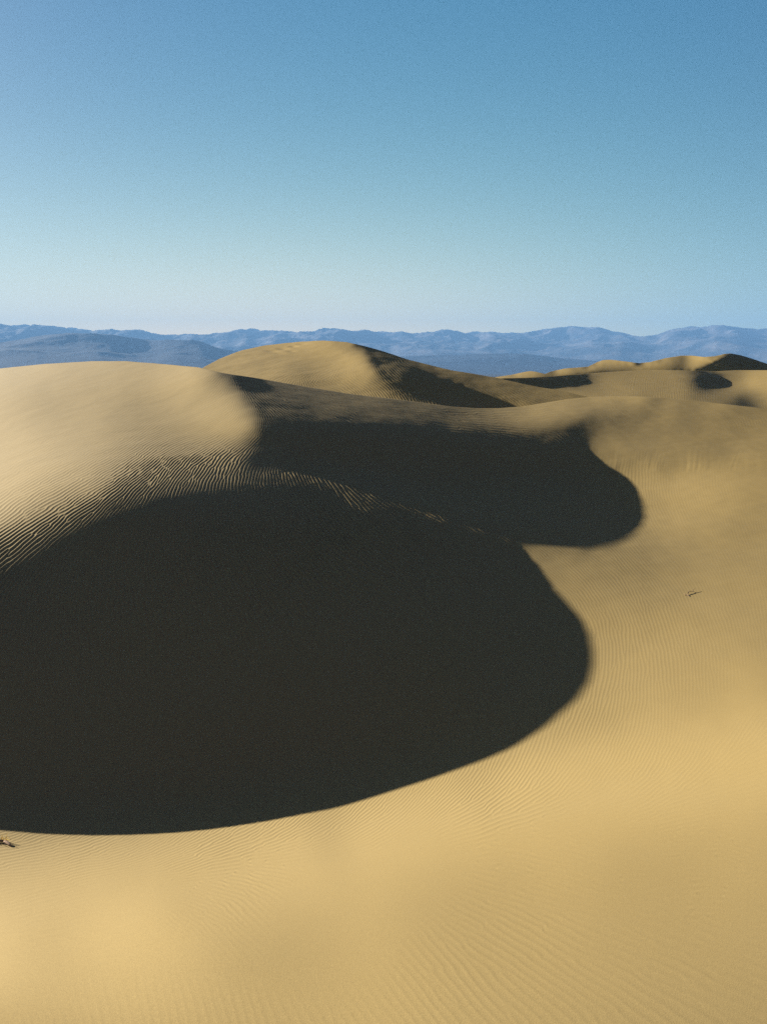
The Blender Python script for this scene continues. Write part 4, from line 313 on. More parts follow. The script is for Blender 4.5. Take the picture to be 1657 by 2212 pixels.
TAB['D'] = '''
-103113 52 53 57 63 70 78 87 96 105 112 119 125 128 129 126 119 111 98 85 72 62 51 46 39 33 27 17 7 0 -6 -4 6 24 51 83 109 136 153 161 160 152 135 113 90 62 41 30 22 22 22 23 27 31 35 37 38 42 52 62 78 90 94 90 76 53 32 13 -1 -21 -39 -58 -69 -77 -83 -90 -94 -93 -91 -85 -79 -72 -65 -56 -47 -39 -30 -19 -8 3 13 25 37 47 60 71 85 96 117 125 210 345 221 157 135 122 116 109 103 97 91 86 80 74 68 64 57 54 46 48 25
-102628 51 52 55 62 68 76 85 94 102 110 116 123 126 126 124 117 107 94 80 66 57 47 41 38 33 26 18 7 -3 -10 -11 -2 15 43 77 106 133 149 155 155 145 130 107 83 54 33 22 19 20 21 23 26 30 34 35 34 35 45 58 77 92 98 95 79 55 32 13 0 -18 -38 -60 -72 -77 -83 -91 -94 -95 -91 -86 -81 -73 -67 -58 -51 -42 -34 -24 -14 -4 6 17 29 37 49 60 72 82 96 106 146 241 179 139 122 114 109 105 99 94 89 84 79 73 69 63 59 53 48 44 46
-102132 51 50 55 60 67 74 83 91 100 107 114 120 123 125 122 114 103 90 75 61 51 42 38 35 33 27 18 6 -4 -15 -18 -11 6 35 72 102 130 145 150 149 139 124 101 76 46 25 15 14 18 21 22 25 30 34 32 29 28 38 53 76 94 103 99 83 57 31 13 4 -16 -39 -62 -73 -78 -83 -91 -96 -95 -93 -87 -81 -76 -68 -61 -53 -47 -38 -29 -20 -10 -1 9 19 28 38 48 57 67 75 86 88 125 142 113 109 105 103 99 95 91 86 82 78 73 69 63 59 53 49 45 45
-101623 50 50 53 59 65 72 80 89 97 105 111 117 122 122 120 112 100 86 70 55 44 37 34 34 32 29 18 7 -7 -19 -25 -20 -5 26 67 99 127 140 145 142 134 118 96 69 38 14 6 10 18 21 22 24 30 33 31 24 19 29 46 76 98 108 105 87 58 31 11 7 -11 -39 -67 -76 -79 -81 -93 -97 -96 -94 -88 -82 -77 -70 -63 -56 -50 -42 -35 -25 -18 -8 1 10 18 26 35 43 49 55 54 57 28 78 96 87 92 94 91 90 86 84 79 77 71 68 64 59 53 50 45 45
-101102 49 49 52 57 64 70 78 86 95 101 108 115 119 121 118 110 98 81 65 48 38 30 30 32 33 31 20 8 -8 -24 -32 -31 -17 16 61 97 124 136 138 135 127 113 91 64 29 1 -4 6 20 23 22 21 32 34 30 17 10 16 38 74 102 115 111 93 59 31 3 16 -3 -45 -71 -82 -79 -78 -97 -98 -96 -93 -89 -83 -77 -71 -65 -59 -53 -47 -39 -32 -24 -15 -8 1 7 15 22 27 31 33 31 17 10 -6 45 59 80 80 79 80 81 78 76 73 70 66 63 59 54 50 45 47
-100570 49 49 51 55 62 67 76 84 91 98 105 112 117 119 118 107 96 77 59 41 29 23 25 30 35 35 24 9 -8 -27 -41 -42 -30 3 57 96 122 129 130 126 118 107 88 61 19 -15 -16 3 25 28 23 15 35 39 28 11 -1 -1 26 74 105 119 121 96 63 27 3 16 7 -48 -82 -83 -90 -62 -107 -97 -94 -94 -87 -83 -78 -72 -66 -60 -56 -51 -45 -37 -30 -22 -16 -8 -3 3 8 12 14 13 7 -2 -17 -14 -14 15 18 70 58 74 67 69 70 69 66 64 62 58 55 49 47 45
-100025 49 48 51 53 59 65 73 81 88 94 101 108 114 119 117 106 93 74 52 33 20 13 18 30 38 41 29 12 -7 -28 -48 -54 -44 -14 54 99 118 119 117 114 107 100 85 60 12 -37 -33 4 37 38 23 9 39 44 27 4 -11 -22 11 73 103 124 122 103 58 50 -30 55 14 -77 -74 -109 -78 -57 -127 -85 -95 -90 -86 -81 -78 -72 -65 -62 -58 -55 -49 -42 -35 -29 -23 -17 -13 -8 -4 -2 -2 -3 -9 -19 -26 -34 -24 -14 -6 -9 26 37 60 56 62 59 59 60 59 57 53 50 47 48
-99468 49 49 49 51 56 62 71 79 84 89 95 103 112 118 117 105 91 70 46 24 9 1 9 28 44 49 36 17 -4 -28 -52 -62 -58 -32 52 103 111 100 101 95 93 87 82 64 9 -63 -51 9 57 45 40 -20 54 56 16 1 -18 -40 -6 61 98 108 132 90 82 2 108 -25 -81 -33 -71 -76 -90 -84 -96 -83 -85 -93 -79 -79 -77 -71 -64 -61 -60 -58 -52 -46 -41 -34 -30 -25 -21 -18 -16 -14 -15 -16 -22 -29 -36 -40 -38 -31 -26 -20 -8 -13 8 20 44 46 54 51 54 52 51 49 46 43
-98897 49 49 48 49 53 59 68 76 81 83 87 96 108 118 116 106 89 66 39 14 -4 -15 -2 28 52 60 44 22 -3 -18 -54 -72 -47 -73 60 123 75 85 65 80 63 79 60 83 21 -101 -78 32 87 45 56 1 49 32 17 -15 -16 -44 -3 32 81 97 79 75 75 90 -58 -2 -21 -45 -55 -58 -86 -71 -84 -78 -85 -82 -74 -71 -77 -69 -59 -60 -61 -61 -55 -49 -44 -39 -35 -31 -29 -27 -25 -25 -25 -27 -31 -37 -42 -45 -44 -41 -39 -35 -28 -23 -18 -11 -8 5 19 32 42 48 47 47 46 47
-98314 51 50 48 46 49 54 65 75 77 78 75 86 102 117 117 103 87 62 33 4 -17 -31 -24 28 66 72 54 22 5 -10 -41 -84 -6 -66 58 102 16 56 30 52 19 60 14 79 35 -84 -52 46 93 32 62 33 30 1 7 -17 -21 -24 -7 44 64 64 59 37 -5 -32 32 1 -11 -7 -40 -46 -58 -69 -68 -71 -68 -71 -66 -69 -76 -60 -59 -50 -65 -62 -54 -51 -46 -41 -39 -36 -35 -34 -33 -33 -33 -34 -39 -42 -45 -47 -48 -47 -45 -42 -40 -37 -33 -27 -21 -16 -7 -5 3 13 26 36 34 41
-97717 53 53 48 44 42 49 63 74 76 69 62 66 95 119 114 100 81 58 28 -4 -25 -53 -47 24 84 84 53 33 -24 38 -20 -111 33 98 -15 2 -14 -2 -2 -1 2 -1 10 -1 21 50 37 21 21 33 17 24 13 21 -4 -3 -21 -10 -2 25 40 43 10 -4 -11 12 -26 4 -12 -8 -16 -25 -35 -46 -52 -58 -58 -60 -58 -60 -53 -69 -47 -45 -75 -56 -52 -50 -48 -41 -41 -40 -40 -39 -38 -39 -39 -40 -43 -45 -48 -48 -49 -49 -48 -46 -46 -45 -43 -39 -35 -29 -24 -18 -12 -5 5 14 29 13
-97109 60 56 52 41 35 37 62 80 73 65 38 46 82 117 110 84 73 57 16 -5 -35 -37 -123 37 115 63 69 25 10 -6 10 9 3 -24 -9 -35 -30 -32 -22 -24 -15 -16 -7 -5 7 5 24 17 32 12 27 7 25 -2 20 -17 11 -30 23 -19 47 -42 13 -13 16 -20 10 -20 1 -20 -8 -24 -19 -31 -31 -40 -40 -45 -45 -46 -47 -47 -52 -49 -52 -52 -36 -55 -42 -40 -43 -42 -43 -42 -42 -43 -43 -42 -45 -49 -47 -48 -48 -49 -47 -48 -48 -49 -48 -46 -42 -39 -36 -31 -26 -18 -8 8 14 24
-96484 62 65 57 45 22 29 58 82 80 48 46 -33 79 136 59 83 42 55 5 3 -28 -38 -36 -6 35 38 31 8 -4 -26 -9 -23 -21 -26 -27 -29 -28 -30 -27 -27 -21 -21 -13 -14 -6 -8 4 7 14 13 15 9 10 6 10 5 7 2 0 0 -7 7 -5 -4 -11 -2 -14 -6 -17 -10 -18 -12 -18 -16 -22 -21 -26 -27 -31 -32 -35 -35 -38 -38 -40 -39 -43 -40 -43 -43 -43 -42 -44 -43 -44 -43 -45 -44 -44 -46 -46 -46 -47 -47 -47 -46 -47 -54 -49 -48 -47 -45 -43 -39 -37 -31 -23 -9 9 -5
-95857 78 71 71 49 33 -28 65 115 49 54 28 23 28 42 31 32 25 15 6 -9 -22 -28 -28 -33 -19 -20 -27 -19 -21 -14 -21 -12 -15 -13 -16 -19 -21 -26 -26 -30 -28 -30 -25 -26 -20 -19 -10 -9 2 -1 9 6 12 9 13 9 10 8 7 5 7 -1 3 4 3 -3 2 -4 -1 -7 -7 -11 -10 -13 -13 -17 -18 -22 -23 -27 -28 -31 -33 -35 -36 -39 -38 -40 -41 -41 -42 -41 -42 -42 -42 -43 -42 -43 -43 -43 -44 -44 -45 -46 -46 -47 -48 -48 -49 -49 -48 -48 -47 -46 -45 -42 -40 -27 -4 5
-95200 65 90 89 57 50 26 39 43 26 17 5 -2 -17 -27 -23 -29 -29 -23 -26 -22 -23 -22 -25 -25 -23 -24 -18 -16 -16 -18 -15 -21 -18 -17 -15 -15 -15 -17 -18 -22 -24 -26 -27 -28 -27 -26 -26 -24 -21 -13 -9 -3 -1 4 5 9 10 10 12 9 6 10 4 1 4 5 0 2 0 0 -1 -1 -7 -7 -7 -9 -10 -12 -14 -16 -18 -21 -24 -26 -28 -30 -33 -34 -36 -37 -39 -39 -40 -40 -41 -41 -42 -42 -42 -42 -42 -42 -43 -43 -44 -44 -44 -45 -47 -47 -49 -46 -51 -46 -52 -45 -54 -53 16 -60
-94524 73 78 83 64 53 43 15 -9 -19 -31 -42 -53 -55 -58 -63 -61 -53 -39 -27 -24 -20 -22 -19 -24 -27 -26 -29 -29 -23 -20 -19 -15 -17 -18 -19 -18 -16 -14 -15 -14 -16 -18 -22 -22 -26 -26 -27 -24 -28 -31 -25 -23 -15 -13 -6 -5 1 4 4 11 11 6 13 12 4 5 8 4 4 2 2 1 5 1 -5 -3 -5 -6 -7 -9 -10 -11 -14 -16 -18 -22 -23 -26 -28 -31 -32 -34 -35 -37 -38 -39 -39 -40 -40 -41 -41 -41 -42 -41 -42 -42 -43 -42 -44 -42 -46 -43 -48 -44 -51 -42 -53 -26 -9 -8
-93822 63 62 63 55 41 21 0 -23 -42 -56 -69 -76 -84 -87 -85 -80 -71 -58 -46 -34 -29 -22 -18 -27 -35 -33 -31 -29 -27 -24 -20 -20 -19 -18 -17 -17 -14 -13 -12 -12 -13 -15 -17 -20 -21 -25 -26 -29 -34 -36 -36 -32 -28 -21 -17 -11 -5 -2 4 6 8 10 10 9 10 8 7 7 6 6 5 6 5 4 1 0 0 -1 -2 -3 -3 -6 -7 -9 -12 -14 -17 -20 -21 -25 -27 -29 -30 -33 -34 -35 -36 -37 -38 -38 -38 -39 -39 -39 -38 -40 -39 -39 -40 -40 -40 -42 -41 -42 -40 -39 -32 -22 -12 -15
-93130 48 48 46 37 24 7 -16 -38 -57 -73 -86 -95 -100 -103 -100 -94 -85 -72 -58 -47 -39 -32 -29 -32 -35 -36 -35 -32 -30 -26 -24 -21 -20 -19 -17 -16 -14 -12 -11 -11 -10 -11 -14 -15 -17 -20 -24 -28 -36 -41 -42 -42 -36 -31 -25 -19 -12 -7 -3 2 6 7 8 10 9 9 8 9 8 8 7 8 7 6 5 4 3 3 2 2 0 0 -3 -4 -6 -8 -11 -13 -16 -19 -21 -24 -25 -28 -29 -31 -32 -33 -34 -35 -35 -36 -35 -36 -36 -35 -36 -36 -36 -35 -36 -36 -35 -34 -32 -28 -23 -13 -9 -10
-92450 35 35 30 21 8 -9 -28 -49 -68 -83 -97 -106 -111 -114 -111 -105 -96 -84 -72 -60 -51 -44 -39 -39 -39 -38 -37 -35 -32 -29 -26 -24 -21 -20 -17 -16 -13 -12 -10 -9 -8 -9 -10 -11 -12 -15 -18 -26 -36 -45 -49 -49 -44 -38 -33 -26 -19 -13 -7 -3 1 4 6 7 9 8 9 9 10 9 9 9 9 8 8 6 7 6 5 5 4 3 2 0 -1 -4 -5 -9 -10 -13 -16 -18 -21 -22 -25 -26 -27 -29 -30 -31 -31 -31 -32 -32 -32 -32 -32 -32 -31 -32 -30 -30 -29 -26 -24 -19 -14 -8 -6 -5
-91783 25 23 19 9 -6 -20 -39 -59 -76 -91 -104 -114 -119 -121 -120 -113 -106 -95 -84 -72 -63 -55 -50 -46 -44 -42 -40 -38 -35 -32 -28 -26 -23 -20 -18 -16 -13 -11 -9 -8 -7 -7 -6 -7 -7 -10 -14 -16 -36 -53 -54 -55 -50 -45 -40 -32 -25 -19 -13 -8 -3 0 3 5 7 8 8 10 9 10 10 11 10 10 9 9 9 9 8 8 7 6 6 4 2 1 -1 -3 -6 -8 -10 -13 -15 -18 -19 -21 -23 -24 -26 -26 -27 -27 -28 -28 -28 -28 -28 -28 -27 -26 -25 -24 -23 -19 -17 -12 -9 -4 -1 -3
-91122 18 17 10 -2 -16 -30 -49 -67 -83 -97 -111 -120 -126 -128 -127 -122 -115 -105 -95 -83 -75 -65 -59 -54 -50 -47 -44 -41 -37 -35 -31 -27 -25 -22 -18 -16 -14 -10 -9 -7 -5 -4 -4 -3 -4 -6 -11 -19 -35 -49 -57 -58 -55 -51 -45 -39 -31 -25 -18 -13 -8 -3 -1 3 5 7 8 9 10 10 11 11 12 11 11 11 11 11 11 10 10 10 9 7 7 5 3 1 -1 -3 -5 -8 -10 -12 -14 -16 -18 -20 -20 -22 -23 -23 -24 -24 -24 -24 -23 -23 -22 -22 -20 -18 -17 -14 -10 -8 -4 -1 1 2
-90473 24 14 4 -9 -24 -39 -57 -74 -91 -104 -117 -126 -132 -135 -135 -130 -124 -114 -105 -93 -85 -75 -68 -62 -56 -52 -49 -45 -41 -37 -33 -30 -26 -23 -20 -16 -14 -10 -8 -6 -4 -2 -1 -1 -2 -4 -9 -17 -34 -50 -57 -60 -59 -55 -51 -44 -37 -30 -24 -18 -12 -8 -3 1 3 5 7 9 10 11 11 12 13 13 12 13 13 14 13 13 13 12 12 11 10 9 8 5 4 2 0 -3 -5 -7 -9 -11 -13 -15 -16 -17 -19 -19 -19 -20 -20 -19 -20 -18 -18 -16 -16 -13 -12 -8 -6 -3 -2 2 -1 -15
-87952 -1549 137 -278 -56 -146 -121 -121 -87 -114 -113 -132 -129 -140 -158 -139 -143 -139 -148 -166 -137 -147 -133 -108 -63 -62 -25 -21 -9 -34 -36 -21 -43 -22 -20 -10 -8 -8 -5 -5 -4 3 13 30 35 77 50 120 -318 -35 238 -189 -118 -150 -97 -97 -70 -62 -48 -31 -37 -36 11 -26 -12 18 12 4 25 13 24 13 25 12 19 23 26 22 26 22 23 20 18 20 23 12 25 14 20 13 15 13 6 5 4 1 -7 -4 -10 -9 -19 -10 -19 -15 -22 -13 -22 -8 -25 -3 -15 10 -2 33 31 45 72 3 286 -1139 15964'''


def bsp(t): return np.stack([(1-t)**3/6, (3*t**3-6*t**2+4)/6, (-3*t**3+3*t**2+3*t+1)/6, t**3/6], -1)
class Sheet:
    def __init__(s, name):
        s.u0, s.u1, s.va, s.vb, s.hu, s.hv, s.vz = DOM[name]
        s.v0 = math.log(s.va - s.vz)
        s.nu = int(math.ceil((s.u1 - s.u0) / s.hu)) + 3
        s.nv = int(math.ceil((math.log(s.vb - s.vz) - s.v0) / s.hv)) + 3
        d = np.array(TAB[name].split(), dtype=np.int64).reshape(s.nv, s.nu)
        s.c = np.exp(np.cumsum(d, axis=1) * 5e-5)
        s.sil = np.array(SIL[name], float)
    def w(s, U, V):
        a, b = (U - s.u0) / s.hu, (np.log(V - s.vz) - s.v0) / s.hv
        i = np.clip(np.floor(a).astype(int), 0, s.nu - 4); j = np.clip(np.floor(b).astype(int), 0, s.nv - 4)
        A, B = bsp(a - i), bsp(b - j)
        r = 0
        for p in range(4):
            for q in range(4):
                r = r + B[..., p] * A[..., q] * s.c[j + p, i + q]
        return r
    def pos(s, U, V):
        d = 1.0 / np.maximum(s.w(U, V), 1e-3)
        x, y = (U - CX) / F, (CY - V) / F
        c, sn = math.cos(PITCH), math.sin(PITCH)
        return np.stack([x * d, d * (c + y * sn), d * (y * c - sn)], -1)

def smooth_interp(pts, U, V, reg):
    """thin-plate blend of sample rows (u, v, values...): no bull's eyes round the samples"""
    pts = np.array(pts, float)
    X = pts[:, :2] / 400.0; n = len(X)
    def k(r): return np.where(r > 0, r * r * np.log(np.maximum(r, 1e-9)), 0.0)
    A = np.zeros((n + 3, n + 3))
    A[:n, :n] = k(np.hypot(X[:, None, 0] - X[None, :, 0], X[:, None, 1] - X[None, :, 1])) + reg * np.eye(n)
    A[:n, n:] = np.c_[np.ones(n), X]; A[n:, :n] = A[:n, n:].T
    c = np.linalg.solve(A, np.r_[pts[:, 2:], np.zeros((3, pts.shape[1] - 2))])
    u, v = U.ravel() / 400.0, V.ravel() / 400.0
    out = k(np.hypot(u[:, None] - X[:, 0], v[:, None] - X[:, 1])) @ c[:n] + c[n] + u[:, None] * c[n + 1] + v[:, None] * c[n + 2]
    return out.reshape(U.shape + (pts.shape[1] - 2,))

def ripple_field(sheet, samples, u0, u1, v0, v1, step, ell, seed):
    """wind ripples: a sum of many short wave packets that follow the sampled crest direction and
    wavelength, so crests run, fork and end as real ones do.  Returns a height field in metres."""
    rg = np.random.default_rng(seed)
    gu, gv = np.arange(u0, u1, step), np.arange(v0, v1, step)
    coarse = 12.0
    CU, CV = np.meshgrid(np.arange(u0, u1 + coarse, coarse), np.arange(v0, v1 + coarse, coarse))
    S = [(u, v, math.sin(math.radians(t)), math.cos(math.radians(t)), math.log(sp), a) for u, v, t, sp, a in samples]
    fld = smooth_interp(S, CU, CV, ell)
    sil = np.interp(CU, sheet.sil[:, 0], sheet.sil[:, 1])
    nrm = fld[..., :2] / np.maximum(np.hypot(fld[..., 0], fld[..., 1]), 1e-3)[..., None]
    lam = np.exp(np.clip(fld[..., 2], math.log(4.6), math.log(30.0)))
    Vs = np.maximum(CV, sil + 2)
    P0 = sheet.pos(CU, Vs); P1 = sheet.pos(CU + nrm[..., 0] * 4, np.maximum(Vs + nrm[..., 1] * 4, sil))
    lamw = np.clip(np.linalg.norm(P1 - P0, axis=-1) / 4 * lam, 0.02, 0.30)     # wavelength on the ground
    amp = np.clip(fld[..., 3], 0, 0.085) * lamw
    H, W = len(gv), len(gu)
    re, im = np.zeros(H * W), np.zeros(H * W)
    # seed points with density ~ 1 / wavelength^2
    cand_n = int((u1 - u0) * (v1 - v0) / 14.0)
    pu, pv = rg.uniform(u0, u1, cand_n), rg.uniform(v0, v1, cand_n)
    ci, cj = np.clip(((pv - v0) / coarse).astype(int), 0, CU.shape[0] - 1), np.clip(((pu - u0) / coarse).astype(int), 0, CU.shape[1] - 1)
    lp = lam[ci, cj]
    keep = (rg.random(cand_n) < 14.0 / (1.1 * lp * 1.6 * lp)) & (amp[ci, cj] > 2e-4) & (pv > sil[ci, cj] - 15)
    pu, pv, lp, nx, ny = pu[keep], pv[keep], lp[keep], nrm[ci, cj, 0][keep], nrm[ci, cj, 1][keep]
    ph = rg.uniform(0, 2 * np.pi, len(pu))
    lp = lp * rg.normal(1.0, 0.03, len(pu)); da = rg.normal(0, 0.05, len(pu))
    nx, ny = nx * np.cos(da) - ny * np.sin(da), nx * np.sin(da) + ny * np.cos(da)
    order = np.argsort(lp)
    for b in range(0, len(order), 600):
        o = order[b:b + 600]
        L_ = lp[o]; R = int(math.ceil(2.6 * 2.2 * L_.max() / step))
        k = np.arange(-R, R + 1)
        iu = np.round((pu[o] - u0) / step).astype(int); iv = np.round((pv[o] - v0) / step).astype(int)
        KX, KY = k[None, None, :] * step, k[None, :, None] * step
        nxo, nyo, Lo = nx[o, None, None], ny[o, None, None], L_[:, None, None]
        bb = KX * nxo + KY * nyo; aa = -KX * nyo + KY * nxo
        r2 = (aa / (2.2 * Lo))**2 + (bb / (1.25 * Lo))**2
        g = np.exp(-0.5 * r2); g[r2 > 7] = 0
        arg = 2.35 * np.pi * bb / Lo + ph[o, None, None]
        X = iu[:, None, None] + k[None, None, :]; Y = iv[:, None, None] + k[None, :, None]
        ok = (X >= 0) & (X < W) & (Y >= 0) & (Y < H) & (g > 0)
        fi = (Y * W + X)[ok]
        re += np.bincount(fi, (g * np.cos(arg))[ok], H * W); im += np.bincount(fi, (g * np.sin(arg))[ok], H * W)
    re, im = re.reshape(H, W), im.reshape(H, W)
    mag = np.sqrt(re**2 + im**2)
    c = re / np.sqrt(mag**2 + 0.08); s_ = im / np.sqrt(mag**2 + 0.08)
    h = 0.82 * c + 0.22 * (c * c - s_ * s_) + 0.12 * s_                        # sharp crests, broad troughs
    U, V = np.meshgrid(gu, gv)
    A = bilinear(amp, (U - u0) / coarse, (V - v0) / coarse)
    return dict(h=h * A, u0=u0, v0=v0, step=step)

def bilinear(a, x, y):
    H, W = a.shape
    x = np.clip(x, 0, W - 1.001); y = np.clip(y, 0, H - 1.001)
    i, j = x.astype(int), y.astype(int); fx, fy = x - i, y - j
    return (a[j, i] * (1 - fx) + a[j, i + 1] * fx) * (1 - fy) + (a[j + 1, i] * (1 - fx) + a[j + 1, i + 1] * fx) * fy

def sheet_mesh(key, name, mat, cols, rows, ripples, back_floor, back_len, extra=None, **kw):
    """rows: picture rows from the lower edge up; the last rows close on the ridge line, then the
    lee side falls away behind it"""
    s = Sheet(key)
    U, V = np.meshgrid(cols, rows)
    sil = np.interp(U, s.sil[:, 0], s.sil[:, 1])
    # stretch every column so that its last row lies on the ridge line
    top = sil[0][None, :]
    V = top + (V - rows[-1]) * (rows[0] - top) / (rows[0] - rows[-1])
    P = s.pos(U, V)
    if ripples is not None:
        rp = ripples
        x, y = (U - rp['u0']) / rp['step'], (V - rp['v0']) / rp['step']
        H_, W_ = rp['h'].shape
        m = np.clip(np.minimum(np.minimum(x, W_ - 1 - x), np.minimum(y, H_ - 1 - y)) / 25.0, 0, 1)
        P[..., 2] += bilinear(rp['h'], x, y) * m * np.clip((V - top) / 6.0, 0, 1)
    if extra is not None:
        P[..., 2] += extra(P, U, V)
    # the lee side behind the ridge line
    R = np.hypot(P[-1, :, 0], P[-1, :, 1]); hx, hy = P[-1, :, 0] / R, P[-1, :, 1] / R; z0 = P[-1, :, 2]
    t = back_len * np.linspace(0, 1, 60)[1:, None]**2
    view = z0 / R
    m0 = view - 0.05
    mm = m0 + (-0.5 - m0) * np.clip(t / (0.12 * back_len), 0, 1)**0.7
    dz = np.cumsum(mm * np.diff(np.r_[np.zeros((1, 1)), t], axis=0), axis=0)
    z = z0 + dz
    z = np.where(z > back_floor, z, back_floor + (z - back_floor) * 0.02)
    B = np.stack([(R + t) * hx, (R + t) * hy, z], -1)
    return grid_mesh(name, np.concatenate([P, B], 0), mat, **kw), s
# ripple samples: u, v, crest angle (degrees, counter-clockwise), spacing, steepness
RIP_A = [(100, 1150, 40, 7.9, 0.0483),
(0, 1230, 40, 9.2, 0.0821),
(-100, 1180, 38, 8.6, 0.0345),
(200, 1050, 28, 5.9, 0.0224),
(300, 1060, 52, 6.6, 0.0483),
(400, 1045, 65, 7.3, 0.045),
(500, 1035, 82, 9.0, 0.045),
(600, 1010, 98, 7.8, 0.045),
(652, 1031, 115, 8.3, 0.045),
(718, 1044, 125, 8.5, 0.042),
(818, 1075, 140, 7, 0.046),
(930, 1110, 147, 7, 0.0437),
(400, 960, 25, 5.0, 0.0144),
(500, 925, 33, 5.1, 0.0115),
(300, 930, 29, 5.0, 0.0067),
(100, 950, 25, 5.0, 0.006),
(0, 900, 22, 5.0, 0.002),
(545, 964, 42, 5.5, 0.0144),
(300, 850, 25, 5.0, 0.004),
(450, 850, 30, 5.0, 0.006),
(150, 1090, 35, 7.3, 0.0331),
(0, 1100, 36, 7.3, 0.0184),
(200, 1000, 28, 5.3, 0.0096),
(50, 1400, 93, 9.3, 0.0665),
(200, 1300, 92, 12, 0.0704),
(350, 1220, 100, 10.2, 0.0782),
(500, 1230, 118, 10.2, 0.0782),
(650, 1190, 130, 10.2, 0.0782),
(800, 1180, 145, 10, 0.0704),
(450, 1330, 108, 12, 0.0508),
(500, 1140, 106, 8.5, 0.0821),
(600, 1100, 115, 7.8, 0.0483),
(300, 1120, 70, 7.3, 0.0821),
(150, 1220, 70, 7.9, 0.0782),
(50, 1290, 78, 10.2, 0.0782),
(-150, 1420, 85, 12, 0.0587),
(900, 1150, 145, 7.5, 0.0704),
(1100, 1130, 150, 5.7, 0.0206),
(1000, 1080, 160, 7, 0.03),
(900, 1050, 164, 6.5, 0.02),
(1180, 1220, 143, 5.7, 0.0104),
(1240, 1250, 138, 6.6, 0.0082),
(1330, 1350, 98, 9.0, 0.0097),
(1300, 1280, 125, 7.4, 0.0074),
(1400, 1400, 100, 9.8, 0.0082),
(1500, 1300, 112, 8.2, 0.0037),
(1400, 1220, 135, 6.6, 0.0037),
(300, 1500, 95, 12, 0.012),
(500, 1450, 108, 12, 0.012),
(700, 1400, 125, 11, 0.0058),
(900, 1350, 135, 10, 0.0058),
(600, 1620, 100, 6.6, 0.0),
(200, 1650, 95, 6.6, 0.0),
(1000, 1500, 110, 11, 0.001),
(1330, 1480, 80, 9.0, 0.0104),
(1255, 1560, 66, 9.8, 0.0119),
(1100, 1660, 58, 9.0, 0.0126),
(950, 1710, 46, 6.8, 0.0159),
(800, 1748, 38, 7.4, 0.0168),
(650, 1785, 30, 7.2, 0.0168),
(450, 1822, 24, 7.2, 0.0178),
(200, 1830, 15, 7.2, 0.0178),
(50, 1825, 13, 7.4, 0.0178),
(-150, 1830, 10, 7.2, 0.0159),
(100, 1885, 7, 6.6, 0.0112),
(400, 1868, 14, 6.6, 0.0112),
(700, 1835, 20, 7.4, 0.0025),
(250, 1925, 4, 6.6, 0.0031),
(900, 1790, 30, 7.4, 0.0017),
(1400, 1500, 90, 9.0, 0.0082),
(1350, 1580, 72, 9.0, 0.0082),
(1500, 1450, 95, 9.0, 0.0059),
(1600, 1350, 105, 8.2, 0.0037),
(1600, 1180, 110, 7.4, 0.0022),
(1250, 1640, 62, 9.0, 0.0052),
(1500, 1560, 80, 9.0, 0.003),
(1430, 1340, 108, 9.0, 0.0067),
(1355, 1037, 90, 7.4, 0.0139),
(1450, 1055, 100, 6.6, 0.0065),
(1380, 1090, 110, 7.4, 0.0046),
(1550, 1040, 105, 6.6, 0.0037),
(1500, 1150, 120, 7.4, 0.0014),
(1078, 1928, -15, 15, 0.0061),
(928, 2028, -42, 18.0, 0.0039),
(450, 2150, -68, 19.8, 0.0045),
(550, 2080, -62, 19.8, 0.0034),
(150, 1990, 20, 14.4, 0.0011),
(1528, 1850, -2, 12, 0.0046),
(1578, 2052, -14, 22.5, 0.0034),
(1428, 2150, -30, 25.2, 0.0045),
(1000, 1850, -5, 14, 0.0015),
(1300, 1950, -12, 17, 0.0032),
(800, 2170, -52, 21.6, 0.0045),
(150, 2170, -70, 21.6, 0.0039),
(250, 2050, -50, 18.0, 0.0014),
(1250, 2180, -38, 23.4, 0.0039),
(1650, 1950, -6, 16, 0.0027),
(1250, 1780, -3, 12, 0.0015),
(1600, 1720, 0, 12, 0.0023),
(600, 1960, -45, 15.3, 0.0004),
(1000, 906, 172, 6, 0.01),
(1130, 912, 175, 6, 0.011),
(1200, 900, 178, 6, 0.005),
(650, 895, 155, 5.1, 0.0125),
(600, 880, 148, 5.1, 0.0134),
(720, 920, 152, 6.5, 0.0096),
(800, 900, 160, 6, 0.0067),
(900, 900, 168, 6, 0.0067),
(700, 980, 140, 7, 0.004),
(850, 980, 155, 7, 0.004),
(560, 850, 145, 5.1, 0.0096),
(1370, 872, 178, 6, 0.003),
(1600, 895, 175, 6, 0.003),
(1340, 940, 80, 8, 0.0),
(1450, 930, 80, 8, 0.0),
(1550, 930, 80, 8, 0.0),
(1640, 940, 80, 8, 0.0),
(1340, 1000, 80, 8, 0.001),
(1450, 990, 80, 8, 0.0),
(1550, 985, 80, 8, 0.0),
(1640, 980, 80, 8, 0.0),
(1300, 920, 80, 8, 0.0),
(1400, 900, 150, 8, 0.0),
(1500, 905, 150, 8, 0.0)]
